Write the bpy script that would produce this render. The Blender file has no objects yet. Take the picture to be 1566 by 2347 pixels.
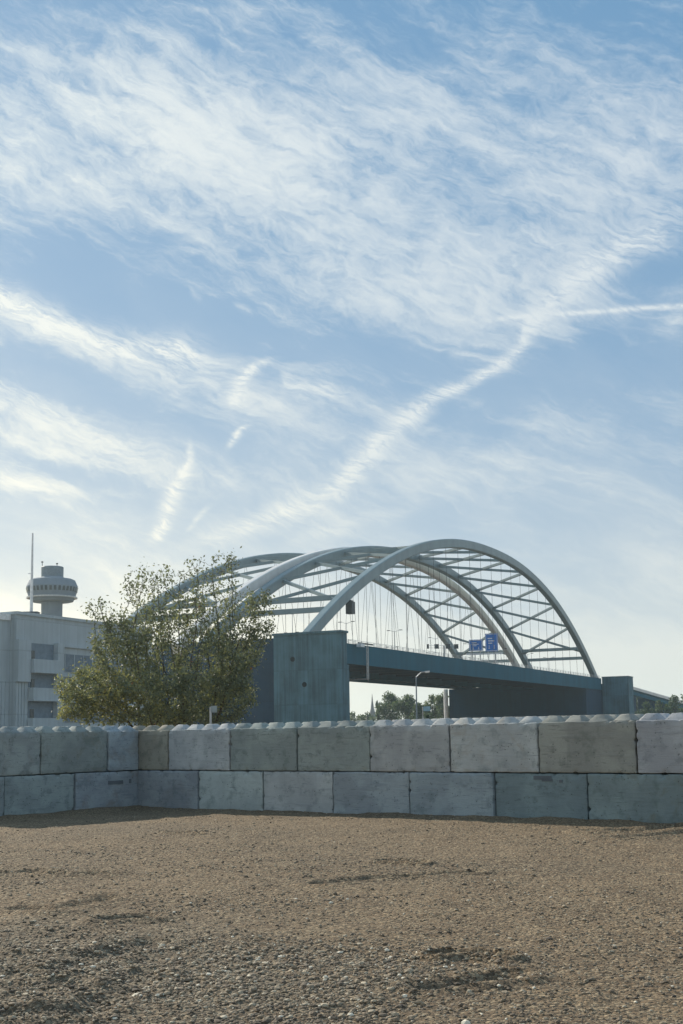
import bpy, math, random
import numpy as np
from mathutils import Vector, Matrix, noise as mnoise
random.seed(7); RNG = np.random.default_rng(11)
C = bpy.context.scene.collection
S = bpy.context.scene
R = math.radians

# ---------------------------------------------------------------- camera
EYE = 1.4265
FPX, PITCH, ROLL = 2793.6, 0.13431, -0.016457          # solved from the block wall (1.6 m blocks)
cam_d = bpy.data.cameras.new("camera"); cam = bpy.data.objects.new("camera", cam_d); C.objects.link(cam)
cam_d.sensor_fit = 'AUTO'; cam_d.sensor_width = 36.0
cam_d.lens = FPX / 2347 * 36.0
cam_d.shift_y = 129.5 / 2347
cam_d.clip_start = 0.1; cam_d.clip_end = 9000
_r = Vector((1, 0, 0)); _u = Vector((0, -math.sin(PITCH), math.cos(PITCH))); _f = Vector((0, math.cos(PITCH), math.sin(PITCH)))
_rr = _r * math.cos(ROLL) + _u * math.sin(ROLL); _uu = _u * math.cos(ROLL) - _r * math.sin(ROLL)
cam.matrix_world = Matrix(((_rr.x, _uu.x, -_f.x, 0), (_rr.y, _uu.y, -_f.y, 0), (_rr.z, _uu.z, -_f.z, EYE), (0, 0, 0, 1)))
S.camera = cam

def ray(px, py):
    X = (px - 783) / FPX; Y = (py - 1303) / FPX
    return (_f + _rr * X - _uu * Y)
def at(px, py, Y):
    d = ray(px, py); k = Y / d.y
    return Vector((d.x * k, Y, EYE + d.z * k))
def azel(px, py):
    d = ray(px, py).normalized()
    return math.degrees(math.atan2(d.x, d.y)), math.degrees(math.asin(d.z))

# ---------------------------------------------------------------- light
SUN_EL, SUN_AZ = R(28.6), R(-38.4)          # azimuth from the view axis (+Y), negative = left
SKY_STR = 0.13
EXPOSURE = 0.2
S.view_settings.view_transform = 'Standard'; S.view_settings.look = 'None'
S.view_settings.exposure = EXPOSURE; S.view_settings.gamma = 1.0
try: S.view_settings.use_curve_mapping = False
except Exception: pass
S.render.engine = 'CYCLES'
S.cycles.max_bounces = 8; S.cycles.volume_bounces = 1; S.cycles.transparent_max_bounces = 8
S.cycles.use_denoising = True

sd = bpy.data.lights.new("sun", 'SUN'); so = bpy.data.objects.new("sun", sd); C.objects.link(so)
sd.energy = 4.8; sd.angle = R(0.5); sd.color = (1.0, 0.90, 0.76)
sdir = Vector((math.sin(SUN_AZ) * math.cos(SUN_EL), math.cos(SUN_AZ) * math.cos(SUN_EL), math.sin(SUN_EL)))
so.rotation_euler = sdir.to_track_quat('Z', 'Y').to_euler()

class NT:
    """small node-tree helper"""
    def __init__(s, nt): s.nt = nt; s.n = nt.nodes; s.l = nt.links
    def node(s, t, **k):
        n = s.n.new(t)
        for a, b in k.items(): setattr(n, a, b)
        return n
    def put(s, sock, v):
        if isinstance(v, bpy.types.NodeSocket): s.l.new(v, sock)
        elif v is not None:
            if hasattr(sock, 'default_value'):
                try: sock.default_value = v
                except Exception: sock.default_value = (v[0], v[1], v[2], 1.0)
    def m(s, op, a, b=None, c=None, clamp=False):
        n = s.node('ShaderNodeMath', operation=op); n.use_clamp = clamp
        s.put(n.inputs[0], a)
        if b is not None: s.put(n.inputs[1], b)
        if c is not None: s.put(n.inputs[2], c)
        return n.outputs[0]
    def mix(s, f, a, b, blend='MIX'):
        n = s.node('ShaderNodeMix', data_type='RGBA', blend_type=blend)
        s.put(n.inputs[0], f)
        for i, v in ((6, a), (7, b)):
            if isinstance(v, (tuple, list)): v = (v[0], v[1], v[2], 1.0)
            s.put(n.inputs[i], v)
        return n.outputs[2]
    def noise(s, vec, scale, detail=4, rough=0.55, dist=0.0, lac=2.0):
        n = s.node('ShaderNodeTexNoise'); s.put(n.inputs['Vector'], vec)
        n.inputs['Scale'].default_value = scale; n.inputs['Detail'].default_value = detail
        n.inputs['Roughness'].default_value = rough; n.inputs['Distortion'].default_value = dist
        n.inputs['Lacunarity'].default_value = lac
        return n.outputs['Fac'], n.outputs['Color']
    def comb(s, x, y, z=0.0):
        n = s.node('ShaderNodeCombineXYZ')
        for i, v in enumerate((x, y, z)): s.put(n.inputs[i], v)
        return n.outputs[0]
    def sep(s, v):
        n = s.node('ShaderNodeSeparateXYZ'); s.put(n.inputs[0], v); return n.outputs
    def vmul(s, v, k):
        n = s.node('ShaderNodeVectorMath', operation='MULTIPLY'); s.put(n.inputs[0], v); s.put(n.inputs[1], k); return n.outputs[0]
    def vadd(s, v, k):
        n = s.node('ShaderNodeVectorMath', operation='ADD'); s.put(n.inputs[0], v); s.put(n.inputs[1], k); return n.outputs[0]
    def ramp(s, f, pts):
        n = s.node('ShaderNodeValToRGB'); s.put(n.inputs[0], f); cr = n.color_ramp
        while len(cr.elements) > 1: cr.elements.remove(cr.elements[-1])
        for i, (p, c) in enumerate(pts):
            e = cr.elements[0] if i == 0 else cr.elements.new(p)
            e.position = p
            e.color = (c, c, c, 1) if not isinstance(c, (tuple, list)) else (c[0], c[1], c[2], 1)
        return n.outputs[0]
    def curve(s, f, pts):
        n = s.node('ShaderNodeFloatCurve'); s.put(n.inputs['Value'], f); cu = n.mapping.curves[0]
        n.mapping.extend = 'HORIZONTAL'
        pts = sorted(pts)
        while len(cu.points) < len(pts): cu.points.new(0.5, 0.5)
        for p, (x, y) in zip(cu.points, pts): p.location = (x, y); p.handle_type = 'AUTO'
        n.mapping.update(); return n.outputs[0]
    def smooth(s, v, a, b):
        n = s.node('ShaderNodeMapRange', interpolation_type='SMOOTHSTEP'); s.put(n.inputs[0], v)
        n.inputs[1].default_value = a; n.inputs[2].default_value = b; n.inputs[3].default_value = 0; n.inputs[4].default_value = 1
        return n.outputs[0]
    def bump(s, h, strength=0.5, dist=0.05, normal=None):
        n = s.node('ShaderNodeBump'); s.put(n.inputs['Height'], h); n.inputs['Strength'].default_value = strength
        n.inputs['Distance'].default_value = dist
        if normal is not None: s.put(n.inputs['Normal'], normal)
        return n.outputs[0]

# ---------------------------------------------------------------- sky: physical sky with a cirrus layer, as a function of direction
world = bpy.data.worlds.new("World"); S.world = world; world.use_nodes = True
def build_world():
    t = NT(world.node_tree); t.n.clear()
    out = t.node('ShaderNodeOutputWorld'); bg = t.node('ShaderNodeBackground'); t.l.new(bg.outputs[0], out.inputs[0])
    bg.inputs[1].default_value = SKY_STR
    sky = t.node('ShaderNodeTexSky', sky_type='NISHITA'); sky.sun_disc = False
    sky.sun_elevation = SUN_EL; sky.sun_rotation = SUN_AZ
    sky.air_density = 1.0; sky.dust_density = 1.4; sky.ozone_density = 2.2; sky.altitude = 0
    tc = t.node('ShaderNodeTexCoord'); d = tc.outputs['Generated']
    x, y, z = t.sep(d)
    az = t.m('MULTIPLY', t.m('ARCTAN2', x, y), 180 / math.pi)
    el = t.m('MULTIPLY', t.m('ARCSINE', z), 180 / math.pi)
    # wisp warping
    base = t.comb(az, el, 0.0)
    _, w1 = t.noise(t.vmul(base, (0.09, 0.16, 1)), 1.0, 3, 0.55)
    _, w2 = t.noise(t.vmul(base, (0.55, 0.75, 1)), 1.0, 4, 0.6)
    wx1, wy1, _z = t.sep(w1); wx2, wy2, _z = t.sep(w2)
    AZ = t.m('ADD', az, t.m('ADD', t.m('MULTIPLY_ADD', wx1, 3.0, -1.5), t.m('MULTIPLY_ADD', wx2, 1.1, -0.55)))
    EL = t.m('ADD', el, t.m('ADD', t.m('MULTIPLY_ADD', wy1, 2.2, -1.1), t.m('MULTIPLY_ADD', wy2, 0.9, -0.45)))
    AZs = t.m('ADD', az, t.m('MULTIPLY_ADD', wx2, 0.7, -0.35))
    ELs = t.m('ADD', el, t.m('MULTIPLY_ADD', wy2, 0.7, -0.35))
    # fibrous cirrus noise: fibres run up to the left, slightly curved
    def fib(ang, su, sv, det, rough, seed):
        ca, sa = math.cos(R(ang)), math.sin(R(ang))
        p = t.m('ADD', t.m('MULTIPLY', AZ, ca), t.m('MULTIPLY', EL, sa))
        q = t.m('ADD', t.m('MULTIPLY', AZ, -sa), t.m('MULTIPLY', EL, ca))
        return t.noise(t.comb(t.m('MULTIPLY', p, su), t.m('MULTIPLY', q, sv), seed), 1.0, det, rough, 0.4)[0]
    f1 = fib(-24, 0.10, 0.34, 7, 0.62, 3.1)
    f2 = fib(-18, 0.30, 1.30, 6, 0.62, 8.7)
    f3 = fib(32, 0.22, 0.9, 6, 0.6, 14.2)
    U = lambda a: (a + 20) / 40
    V = lambda e: e / 42
    Un = t.m('MULTIPLY_ADD', AZ, 1 / 40, 0.5); Vn = t.m('MULTIPLY', EL, 1 / 42)
    Uns = t.m('MULTIPLY_ADD', AZs, 1 / 40, 0.5); Vns = t.m('MULTIPLY', ELs, 1 / 42)
    def blob(px, py, rx, ry, ang=0):
        a, e = azel(px, py); k = 0.0205
        ca, sa = math.cos(R(ang)), math.sin(R(ang))
        du = t.m('SUBTRACT', AZ, a); dv = t.m('SUBTRACT', EL, e)
        p = t.m('MULTIPLY', t.m('ADD', t.m('MULTIPLY', du, ca), t.m('MULTIPLY', dv, sa)), 1 / (rx * k))
        q = t.m('MULTIPLY', t.m('ADD', t.m('MULTIPLY', du, -sa), t.m('MULTIPLY', dv, ca)), 1 / (ry * k))
        r2 = t.m('ADD', t.m('MULTIPLY', p, p), t.m('MULTIPLY', q, q))
        return t.m('POWER', 2.718, t.m('MULTIPLY', r2, -1.0))
    cov = None
    for px, py, rx, ry, ang, amp in (
        (760, 520, 620, 170, -22, .42), (480, 420, 380, 130, -30, .2), (1100, 640, 420, 90, -8, .75), (900, 300, 900, 190, -6, .75), (450, 300, 400, 130, -14, .4),
        (1400, 400, 260, 160, 20, .7), (60, 360, 380, 200, 10, .5), (640, 900, 260, 60, -8, .50), (190, 780, 300, 50, -20, .9),
        (120, 960, 360, 45, -12, 1.0), (240, 1055, 330, 35, -12, 1.1), (60, 1115, 220, 24, -4, 1.1), (480, 930, 200, 40, -8, .6), (640, 830, 200, 22, -6, .7), (1000, 700, 500, 60, -8, .5), (1250, 1000, 500, 90, 12, .50),
        (620, 1000, 220, 60, -10, .4), (0, 450, 260, 90, -25, .5)):
        b = t.m('MULTIPLY', blob(px, py, rx, ry, ang), amp)
        cov = b if cov is None else t.m('ADD', cov, b)
    holes = None
    for px, py, rx, ry, ang, amp in ((300, 640, 330, 75, -22, .9), (1450, 830, 340, 70, 4, .9), (820, 800, 330, 55, -8, .6), (90, 850, 260, 38, -10, .7),
                                     (480, 985, 130, 60, 0, .3), (20, 1190, 160, 30, 0, .5), (250, 330, 120, 60, 0, .25), (1480, 620, 160, 60, 30, .4)):
        b = t.m('MULTIPLY', blob(px, py, rx, ry, ang), amp)
        holes = b if holes is None else t.m('ADD', holes, b)
    # elsewhere in the sky the same broken cirrus goes on
    inv = t.smooth(t.m('ABSOLUTE', az), 18, 34)
    wide = t.smooth(t.noise(t.vmul(d, (1.3, 1.3, 4)), 1.6, 5, 0.55)[0], 0.30, 0.6)
    cov = t.m('ADD', t.m('MULTIPLY', cov, t.m('SUBTRACT', 1.0, inv)), t.m('MULTIPLY', wide, t.m('MULTIPLY', inv, 0.8)))
    cov = t.m('SUBTRACT', cov, holes)
    f4 = fib(-21, 0.8, 4.2, 5, 0.65, 21.0)
    f5 = t.noise(t.comb(t.m('MULTIPLY', AZs, 2.6), t.m('MULTIPLY', ELs, 4.6), 5.0), 1.0, 5, .7, .6)[0]
    f6 = fib(-30, .55, 1.1, 7, .66, 33.0)
    ftot = t.m('ADD', t.m('MULTIPLY', f1, 0.40), t.m('ADD', t.m('MULTIPLY', f2, 0.34), t.m('ADD', t.m('MULTIPLY', f3, 0.10), t.m('MULTIPLY', f4, 0.16))))
    dens = t.m('ADD', t.m('MULTIPLY', t.m('SUBTRACT', ftot, 0.50), 4.6), t.m('MULTIPLY', cov, 0.50))
    dens = t.m('MULTIPLY', t.smooth(dens, -0.10, 1.25), 0.90)
    thin = t.m('MULTIPLY', t.smooth(cov, .05, 1.3), t.m('MULTIPLY_ADD', t.smooth(f6, .40, .62), .42, .10))
    dens = t.m('SUBTRACT', 1.0, t.m('MULTIPLY', t.m('SUBTRACT', 1.0, dens), t.m('SUBTRACT', 1.0, thin)))
    # long streaks and trails: centre line as a curve over azimuth (or over elevation for the upright ones)
    def trail(pts, width, amp, ends, upright=False, soft=1.0, tex=0.5, wtab=None, raw=False):
        P = [azel(*p) for p in pts]
        uu, vv = (Uns, Vns)
        if raw: uu, vv = t.m('MULTIPLY_ADD', az, 1 / 40, 0.5), t.m('MULTIPLY', el, 1 / 42)
        if upright:
            c = t.curve(vv, [(V(e), U(a)) for a, e in P]); dd = t.m('ABSOLUTE', t.m('SUBTRACT', uu, c)); key = vv; K = [V(e) for a, e in P]; sc = 40
        else:
            c = t.curve(uu, [(U(a), V(e)) for a, e in P]); dd = t.m('ABSOLUTE', t.m('SUBTRACT', vv, c)); key = uu; K = [U(a) for a, e in P]; sc = 42
        lo, hi = min(K), max(K)
        wdt = width
        if wtab: wdt = t.curve(key, [(k, w) for k, w in zip(K, wtab)])
        q = t.m('DIVIDE', t.m('MULTIPLY', dd, sc), wdt)
        g = t.m('POWER', 2.718, t.m('MULTIPLY', t.m('MULTIPLY', q, q), -1.0))
        sp = (hi - lo)
        fade = t.m('MULTIPLY', t.smooth(key, lo - .02 * sp, lo + ends[0] * sp), t.m('SUBTRACT', 1.0, t.smooth(key, hi - ends[1] * sp, hi + .02 * sp)))
        tx = t.m('MULTIPLY', t.m('MULTIPLY_ADD', t.smooth(f2, .35, .65), tex, 1 - tex * 0.6), t.m('MULTIPLY_ADD', t.smooth(f4, .34, .62), .85, .42))
        return t.m('MULTIPLY', t.m('MULTIPLY', t.m('MULTIPLY', g, amp), fade), tx)
    tr = []
    tr.append(trail([(1640, 470), (1500, 530), (1400, 590), (1290, 668), (1215, 745), (1180, 810), (1090, 868), (1000, 915), (900, 990), (820, 1070), (760, 1125), (640, 1180), (480, 1235), (330, 1290)], .5, .80, (.3, .12), tex=.5,
                    wtab=[1.0, .9, .85, .80, .7, .42, .32, .45, .75, .85, .7, .6, .6, .6]))
    tr.append(trail([(1060, 745), (1120, 733), (1250, 722), (1400, 712), (1500, 705), (1640, 700)], .13, .85, (.25, .05), tex=.3, raw=True))
    tr.append(trail([(-60, 640), (0, 680), (100, 735), (200, 780), (300, 800), (420, 812), (545, 850)], .75, .80, (.02, .25), tex=.6))
    tr.append(trail([(-60, 880), (60, 915), (200, 985), (330, 1040), (430, 1100)], .5, .30, (.02, .3), tex=.7))
    tr.append(trail([(640, 815), (600, 833), (560, 862), (543, 895), (546, 945)], .42, .80, (.2, .2), True, tex=.6))
    tr.append(trail([(570, 965), (545, 995), (524, 1032)], .22, .7, (.3, .3), True))
    tr.append(trail([(436, 995), (436, 1040), (422, 1085), (400, 1130), (385, 1175), (345, 1260)], .40, .95, (.2, .35), True, tex=.6, wtab=[.10, .2, .36, .45, .4, .3]))
    tr.append(trail([(490, 1145), (455, 1180), (428, 1225)], .20, .40, (.3, .3), True))
    tr.append(trail([(640, 860), (720, 885), (850, 925)], .45, .45, (.1, .5), tex=.7))
    tr.append(trail([(0, 1095), (80, 1110), (180, 1125)], .30, .5, (.02, .6), tex=.5))
    tr.append(trail([(1000, 1150), (880, 1180), (760, 1215), (640, 1250)], .35, .28, (.2, .2)))
    tr.append(trail([(1640, 715), (1566, 728), (1520, 745)], .30, .4, (.3, .1)))
    tr.append(trail([(430, 660), (470, 690)], .22, .25, (.4, .4)))
    tr.append(trail([(530, 690), (585, 722)], .20, .30, (.4, .4)))
    tr.append(trail([(1150, 520), (1250, 545), (1340, 575), (1400, 600)], .5, .35, (.3, .3), tex=.7))
    for q in tr: dens = t.m('SUBTRACT', 1.0, t.m('MULTIPLY', t.m('SUBTRACT', 1.0, dens), t.m('SUBTRACT', 1.0, t.m('MINIMUM', q, 0.95))))
    # thin veil that thickens towards the horizon
    veil = t.m('MULTIPLY', t.m('POWER', 2.718, t.m('MULTIPLY_ADD', el, -1 / 9.0, .62)), t.m('MULTIPLY_ADD', t.smooth(f1, .3, .7), .30, .66))
    dens = t.m('SUBTRACT', 1.0, t.m('MULTIPLY', t.m('SUBTRACT', 1.0, dens), t.m('SUBTRACT', 1.0, t.m('MINIMUM', veil, .95))))
    # ice cloud brightens towards the sun
    dp = t.node('ShaderNodeVectorMath', operation='DOT_PRODUCT'); t.l.new(d, dp.inputs[0]); dp.inputs[1].default_value = tuple(sdir)
    cs = t.m('MAXIMUM', dp.outputs['Value'], 0.0)
    glow = t.m('POWER', cs, 5.0)
    ccol = t.mix(glow, (4.3, 4.85, 5.4), (5.7, 6.1, 6.0))
    low = t.m('POWER', 2.718, t.m('MULTIPLY', t.m('ABSOLUTE', el), -1 / 12))
    ccol = t.mix(low, ccol, t.mix(t.smooth(az, -18, 8), (9.6, 8.6, 6.2), (5.8, 5.9, 5.2)))
    skyc = t.mix(0.90, sky.outputs[0], (0.92, 2.12, 3.55))
    col = t.mix(dens, skyc, ccol)
    t.l.new(col, bg.inputs[0])
build_world()

# ---------------------------------------------------------------- mesh helpers
class MB:
    def __init__(s): s.v = []; s.f = []; s.n = 0; s.attr = []
    def add(s, V, F, a=None):
        V = np.asarray(V, float); s.v.append(V)
        s.f.extend([tuple(i + s.n for i in f) for f in F]); s.n += len(V)
        if a is not None: s.attr.extend([a] * len(V))
        return s
    def obox(s, c, ax, ay, az):
        """oriented box: centre and three half-axis vectors"""
        c = Vector(c); P = [c + ax * i + ay * j + az * k for k in (-1, 1) for j in (-1, 1) for i in (-1, 1)]
        return s.add([tuple(p) for p in P], [(0, 2, 3, 1), (4, 5, 7, 6), (0, 1, 5, 4), (2, 6, 7, 3), (0, 4, 6, 2), (1, 3, 7, 5)])
    def box(s, x0, x1, y0, y1, z0, z1):
        return s.obox(((x0 + x1) / 2, (y0 + y1) / 2, (z0 + z1) / 2), Vector(((x1 - x0) / 2, 0, 0)), Vector((0, (y1 - y0) / 2, 0)), Vector((0, 0, (z1 - z0) / 2)))
    def beam(s, a, b, w, h, up=(0, 0, 1)):
        a = Vector(a); b = Vector(b); d = (b - a); L = d.length; d = d / L
        sx = d.cross(Vector(up))
        if sx.length < 1e-3: sx = d.cross(Vector((1, 0, 0)))
        sx.normalize(); sz = sx.cross(d)
        return s.obox((a + b) / 2, d * (L / 2), sx * (w / 2), sz * (h / 2))
    def tube(s, pts, rad, n=8, cap=True):
        pts = [Vector(p) for p in pts]; m = len(pts)
        if not hasattr(rad, '__len__'): rad = [rad] * m
        V = []; F = []
        prev = None
        for i, p in enumerate(pts):
            d = (pts[min(i + 1, m - 1)] - pts[max(i - 1, 0)]).normalized()
            a = prev - d * prev.dot(d) if prev is not None else d.cross(Vector((0.31, 0.95, 0.1)) if abs(d.z) > .7 else Vector((0, 0, 1)))
            if a.length < 1e-4: a = d.orthogonal()
            a.normalize(); b = d.cross(a); prev = a
            for k in range(n):
                t_ = 2 * math.pi * k / n
                V.append(tuple(p + (a * math.cos(t_) + b * math.sin(t_)) * rad[i]))
        for i in range(m - 1):
            for k in range(n):
                k2 = (k + 1) % n
                F.append((i * n + k, i * n + k2, (i + 1) * n + k2, (i + 1) * n + k))
        if cap: F.append(tuple(range(n - 1, -1, -1))); F.append(tuple((m - 1) * n + k for k in range(n)))
        return s.add(V, F)
    def lathe(s, prof, n=40, c=(0, 0, 0)):
        V = []; F = []; m = len(prof)
        for r, z in prof:
            for k in range(n):
                a = 2 * math.pi * k / n; V.append((c[0] + r * math.cos(a), c[1] + r * math.sin(a), c[2] + z))
        for i in range(m - 1):
            for k in range(n):
                k2 = (k + 1) % n; F.append((i * n + k, i * n + k2, (i + 1) * n + k2, (i + 1) * n + k))
        F.append(tuple(range(n - 1, -1, -1))); F.append(tuple((m - 1) * n + k for k in range(n)))
        return s.add(V, F)
    def build(s, name, mat, parent=None, smooth=False, loc=None):
        me = bpy.data.meshes.new(name); V = np.concatenate(s.v) if s.v else np.zeros((0, 3))
        o_loc = Vector(loc) if loc is not None else None
        if o_loc is not None: V = V - np.array(o_loc)
        me.from_pydata(V.tolist(), [], s.f); me.update()
        if s.attr:
            at_ = me.attributes.new('tint', 'FLOAT', 'POINT'); at_.data.foreach_set('value', np.array(s.attr, np.float32))
        if smooth: me.polygons.foreach_set('use_smooth', [True] * len(me.polygons))
        o = bpy.data.objects.new(name, me); C.objects.link(o); me.materials.append(mat)
        if o_loc is not None: o.location = o_loc
        if parent is not None:
            o.parent = parent
            o.matrix_parent_inverse = Matrix.Translation(-parent.location) if parent.parent is None and parent.type == 'EMPTY' else parent.matrix_basis.inverted()
        return o

def fast_mesh(name, V, F, mat, smooth=False, tint=None, parent=None):
    """numpy verts + uniform polygon index array"""
    V = np.ascontiguousarray(V, np.float32); F = np.ascontiguousarray(F, np.int32); k = F.shape[1]
    me = bpy.data.meshes.new(name); me.vertices.add(len(V)); me.vertices.foreach_set('co', V.ravel())
    me.loops.add(F.size); me.loops.foreach_set('vertex_index', F.ravel())
    me.polygons.add(len(F)); me.polygons.foreach_set('loop_start', np.arange(0, F.size, k, dtype=np.int32))
    try: me.polygons.foreach_set('loop_total', np.full(len(F), k, np.int32))
    except Exception: pass
    me.polygons.foreach_set('use_smooth', np.full(len(F), smooth))
    if tint is not None:
        a = me.attributes.new('tint', 'FLOAT', 'POINT'); a.data.foreach_set('value', np.ascontiguousarray(tint, np.float32))
    me.update(calc_edges=True); me.validate()
    o = bpy.data.objects.new(name, me); C.objects.link(o); me.materials.append(mat)
    if parent is not None:
        o.parent = parent; o.matrix_parent_inverse = Matrix.Translation(-parent.location)
    return o

def tag(o, label=None, cat=None, group=None, kind=None):
    if label: o['label'] = label
    if cat: o['category'] = cat
    if group: o['group'] = group
    if kind: o['kind'] = kind
    return o
def thing(name, loc, label, cat, group=None):
    o = bpy.data.objects.new(name, None); C.objects.link(o); o.location = loc; o.empty_display_size = 0.3
    return tag(o, label, cat, group)

# ---------------------------------------------------------------- materials
def new_mat(name):
    m = bpy.data.materials.new(name); m.use_nodes = True; t = NT(m.node_tree)
    b = t.n['Principled BSDF']; return m, t, b
def plain(name, col, rough=0.6, metal=0.0, var=0.15, scale=1.5, bump=0.0, streak=False):
    m, t, b = new_mat(name); tc = t.node('ShaderNodeTexCoord').outputs['Object']
    v = t.vmul(tc, (1, 1, .12)) if streak else tc
    n, _ = t.noise(v, scale, 6, 0.6)
    lo = tuple(c * (1 - var) for c in col); hi = tuple(min(1, c * (1 + var)) for c in col)
    t.l.new(t.mix(t.smooth(n, .3, .7), lo, hi), b.inputs['Base Color'])
    b.inputs['Specular IOR Level'].default_value = .3; b.inputs['Roughness'].default_value = rough; b.inputs['Metallic'].default_value = metal
    if bump: t.l.new(t.bump(n, bump, 0.05), b.inputs['Normal'])
    return m
M = {}
M['steel'] = plain('bridge_paint', (0.20, 0.27, 0.285), 0.42, 0, .10, .25, streak=True)
M['steel_pale_lit'] = plain('bridge_paint_pale_sunlit', (0.74, 0.72, 0.68), 0.42, 0, .08, .25, streak=True)  # pale tone paints sunlight onto one rib; also the approach parapet's colour
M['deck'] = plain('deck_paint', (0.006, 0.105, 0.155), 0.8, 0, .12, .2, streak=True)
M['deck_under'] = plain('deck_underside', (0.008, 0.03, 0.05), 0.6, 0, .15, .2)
M['cable'] = plain('cable_steel', (0.10, 0.11, 0.12), 0.5, 0.3)
M['asphalt'] = plain('asphalt', (0.05, 0.05, 0.052), 0.9)
M['galv'] = plain('galvanised_steel', (0.45, 0.47, 0.48), 0.4, 0.6)
M['dark_metal'] = plain('dark_metal', (0.05, 0.06, 0.065), 0.5, 0.2)
M['pole'] = plain('weathered_pole', (.20, .25, .28), .6)
M['white'] = plain('white_paint', (0.78, 0.78, 0.76), 0.5)
M['signblue'] = plain('sign_blue', (0.008, 0.16, 0.55), 0.35, 0, .08)
M['glass'] = plain('dark_glass', (0.03, 0.05, 0.06), 0.15)
M['lens'] = plain('lamp_lens', (0.7, 0.72, 0.72), 0.25)
M['bark'] = plain('bark', (0.10, 0.08, 0.06), 0.9, 0, .35, 8, .5)
M['hole'] = plain('hole_shade_black', (.006, .012, .016), 1.0)
M['slate'] = plain('spire_slate', (0.10, 0.11, 0.12), 0.7)
M['dark_plate'] = plain('recess_shade_and_box_grey', (0.13, 0.15, 0.165), 0.8)  # grey that paints recess shade on blocks; also the mast's base box

def concrete_big(name, col, board=1.2, joint=6.0, var=.12):
    """cast concrete with vertical board marks, pour joints and rain streaks"""
    m, t, b = new_mat(name); tc = t.node('ShaderNodeTexCoord').outputs['Object']
    x, y, z = t.sep(tc)
    h = t.m('ADD', x, t.m('MULTIPLY', y, 0.8))
    n1, _ = t.noise(tc, 0.25, 6, .6); n2, _ = t.noise(t.vmul(tc, (1.6, 1.6, .06)), 1.0, 5, .65); n3, _ = t.noise(tc, 3.0, 5, .6)
    bd = t.noise(t.comb(t.m('FLOOR', t.m('DIVIDE', h, board)), t.m('FLOOR', t.m('DIVIDE', z, joint)), 2.0), 3.7, 0, .5)[0]
    f = t.m('ADD', t.m('MULTIPLY', n1, .35), t.m('ADD', t.m('MULTIPLY', n2, .45), t.m('MULTIPLY', bd, .20)))
    lo = tuple(c * (1 - var * 2) for c in col); hi = tuple(c * (1 + var * 1.6) for c in col)
    c0 = t.mix(t.smooth(f, .32, .68), lo, hi)
    fr = t.m('FRACT', t.m('DIVIDE', z, joint)); jl = t.m('LESS_THAN', fr, .22 / joint)
    fr2 = t.m('FRACT', t.m('DIVIDE', h, board * 3)); jl2 = t.m('LESS_THAN', fr2, .07 / board)
    jj = t.m('MAXIMUM', jl, t.m('MULTIPLY', jl2, .6))
    c1 = t.mix(t.m('MULTIPLY', jj, .28), c0, tuple(c * .45 for c in col))
    t.l.new(c1, b.inputs['Base Color']); b.inputs['Roughness'].default_value = .9
    t.l.new(t.bump(t.m('SUBTRACT', n3, t.m('MULTIPLY', jj, .8)), .35, .08), b.inputs['Normal'])
    return m
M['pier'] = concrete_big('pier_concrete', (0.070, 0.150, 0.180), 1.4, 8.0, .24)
M['pier_shaded'] = concrete_big('shaded_abutment_concrete', (0.003, 0.040, 0.080), 2.2, 9.0)  # near-black tone paints shade into the abutment and recess concrete
M['facade'] = concrete_big('facade_concrete', (0.40, 0.46, 0.48), .9, 5.2, .06)
M['tower'] = plain('tower_concrete', (0.17, 0.22, 0.27), .8, 0, .08, .3, streak=True)
M['tower_band'] = plain('tower_band', (0.15, 0.20, 0.24), .6)

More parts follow.
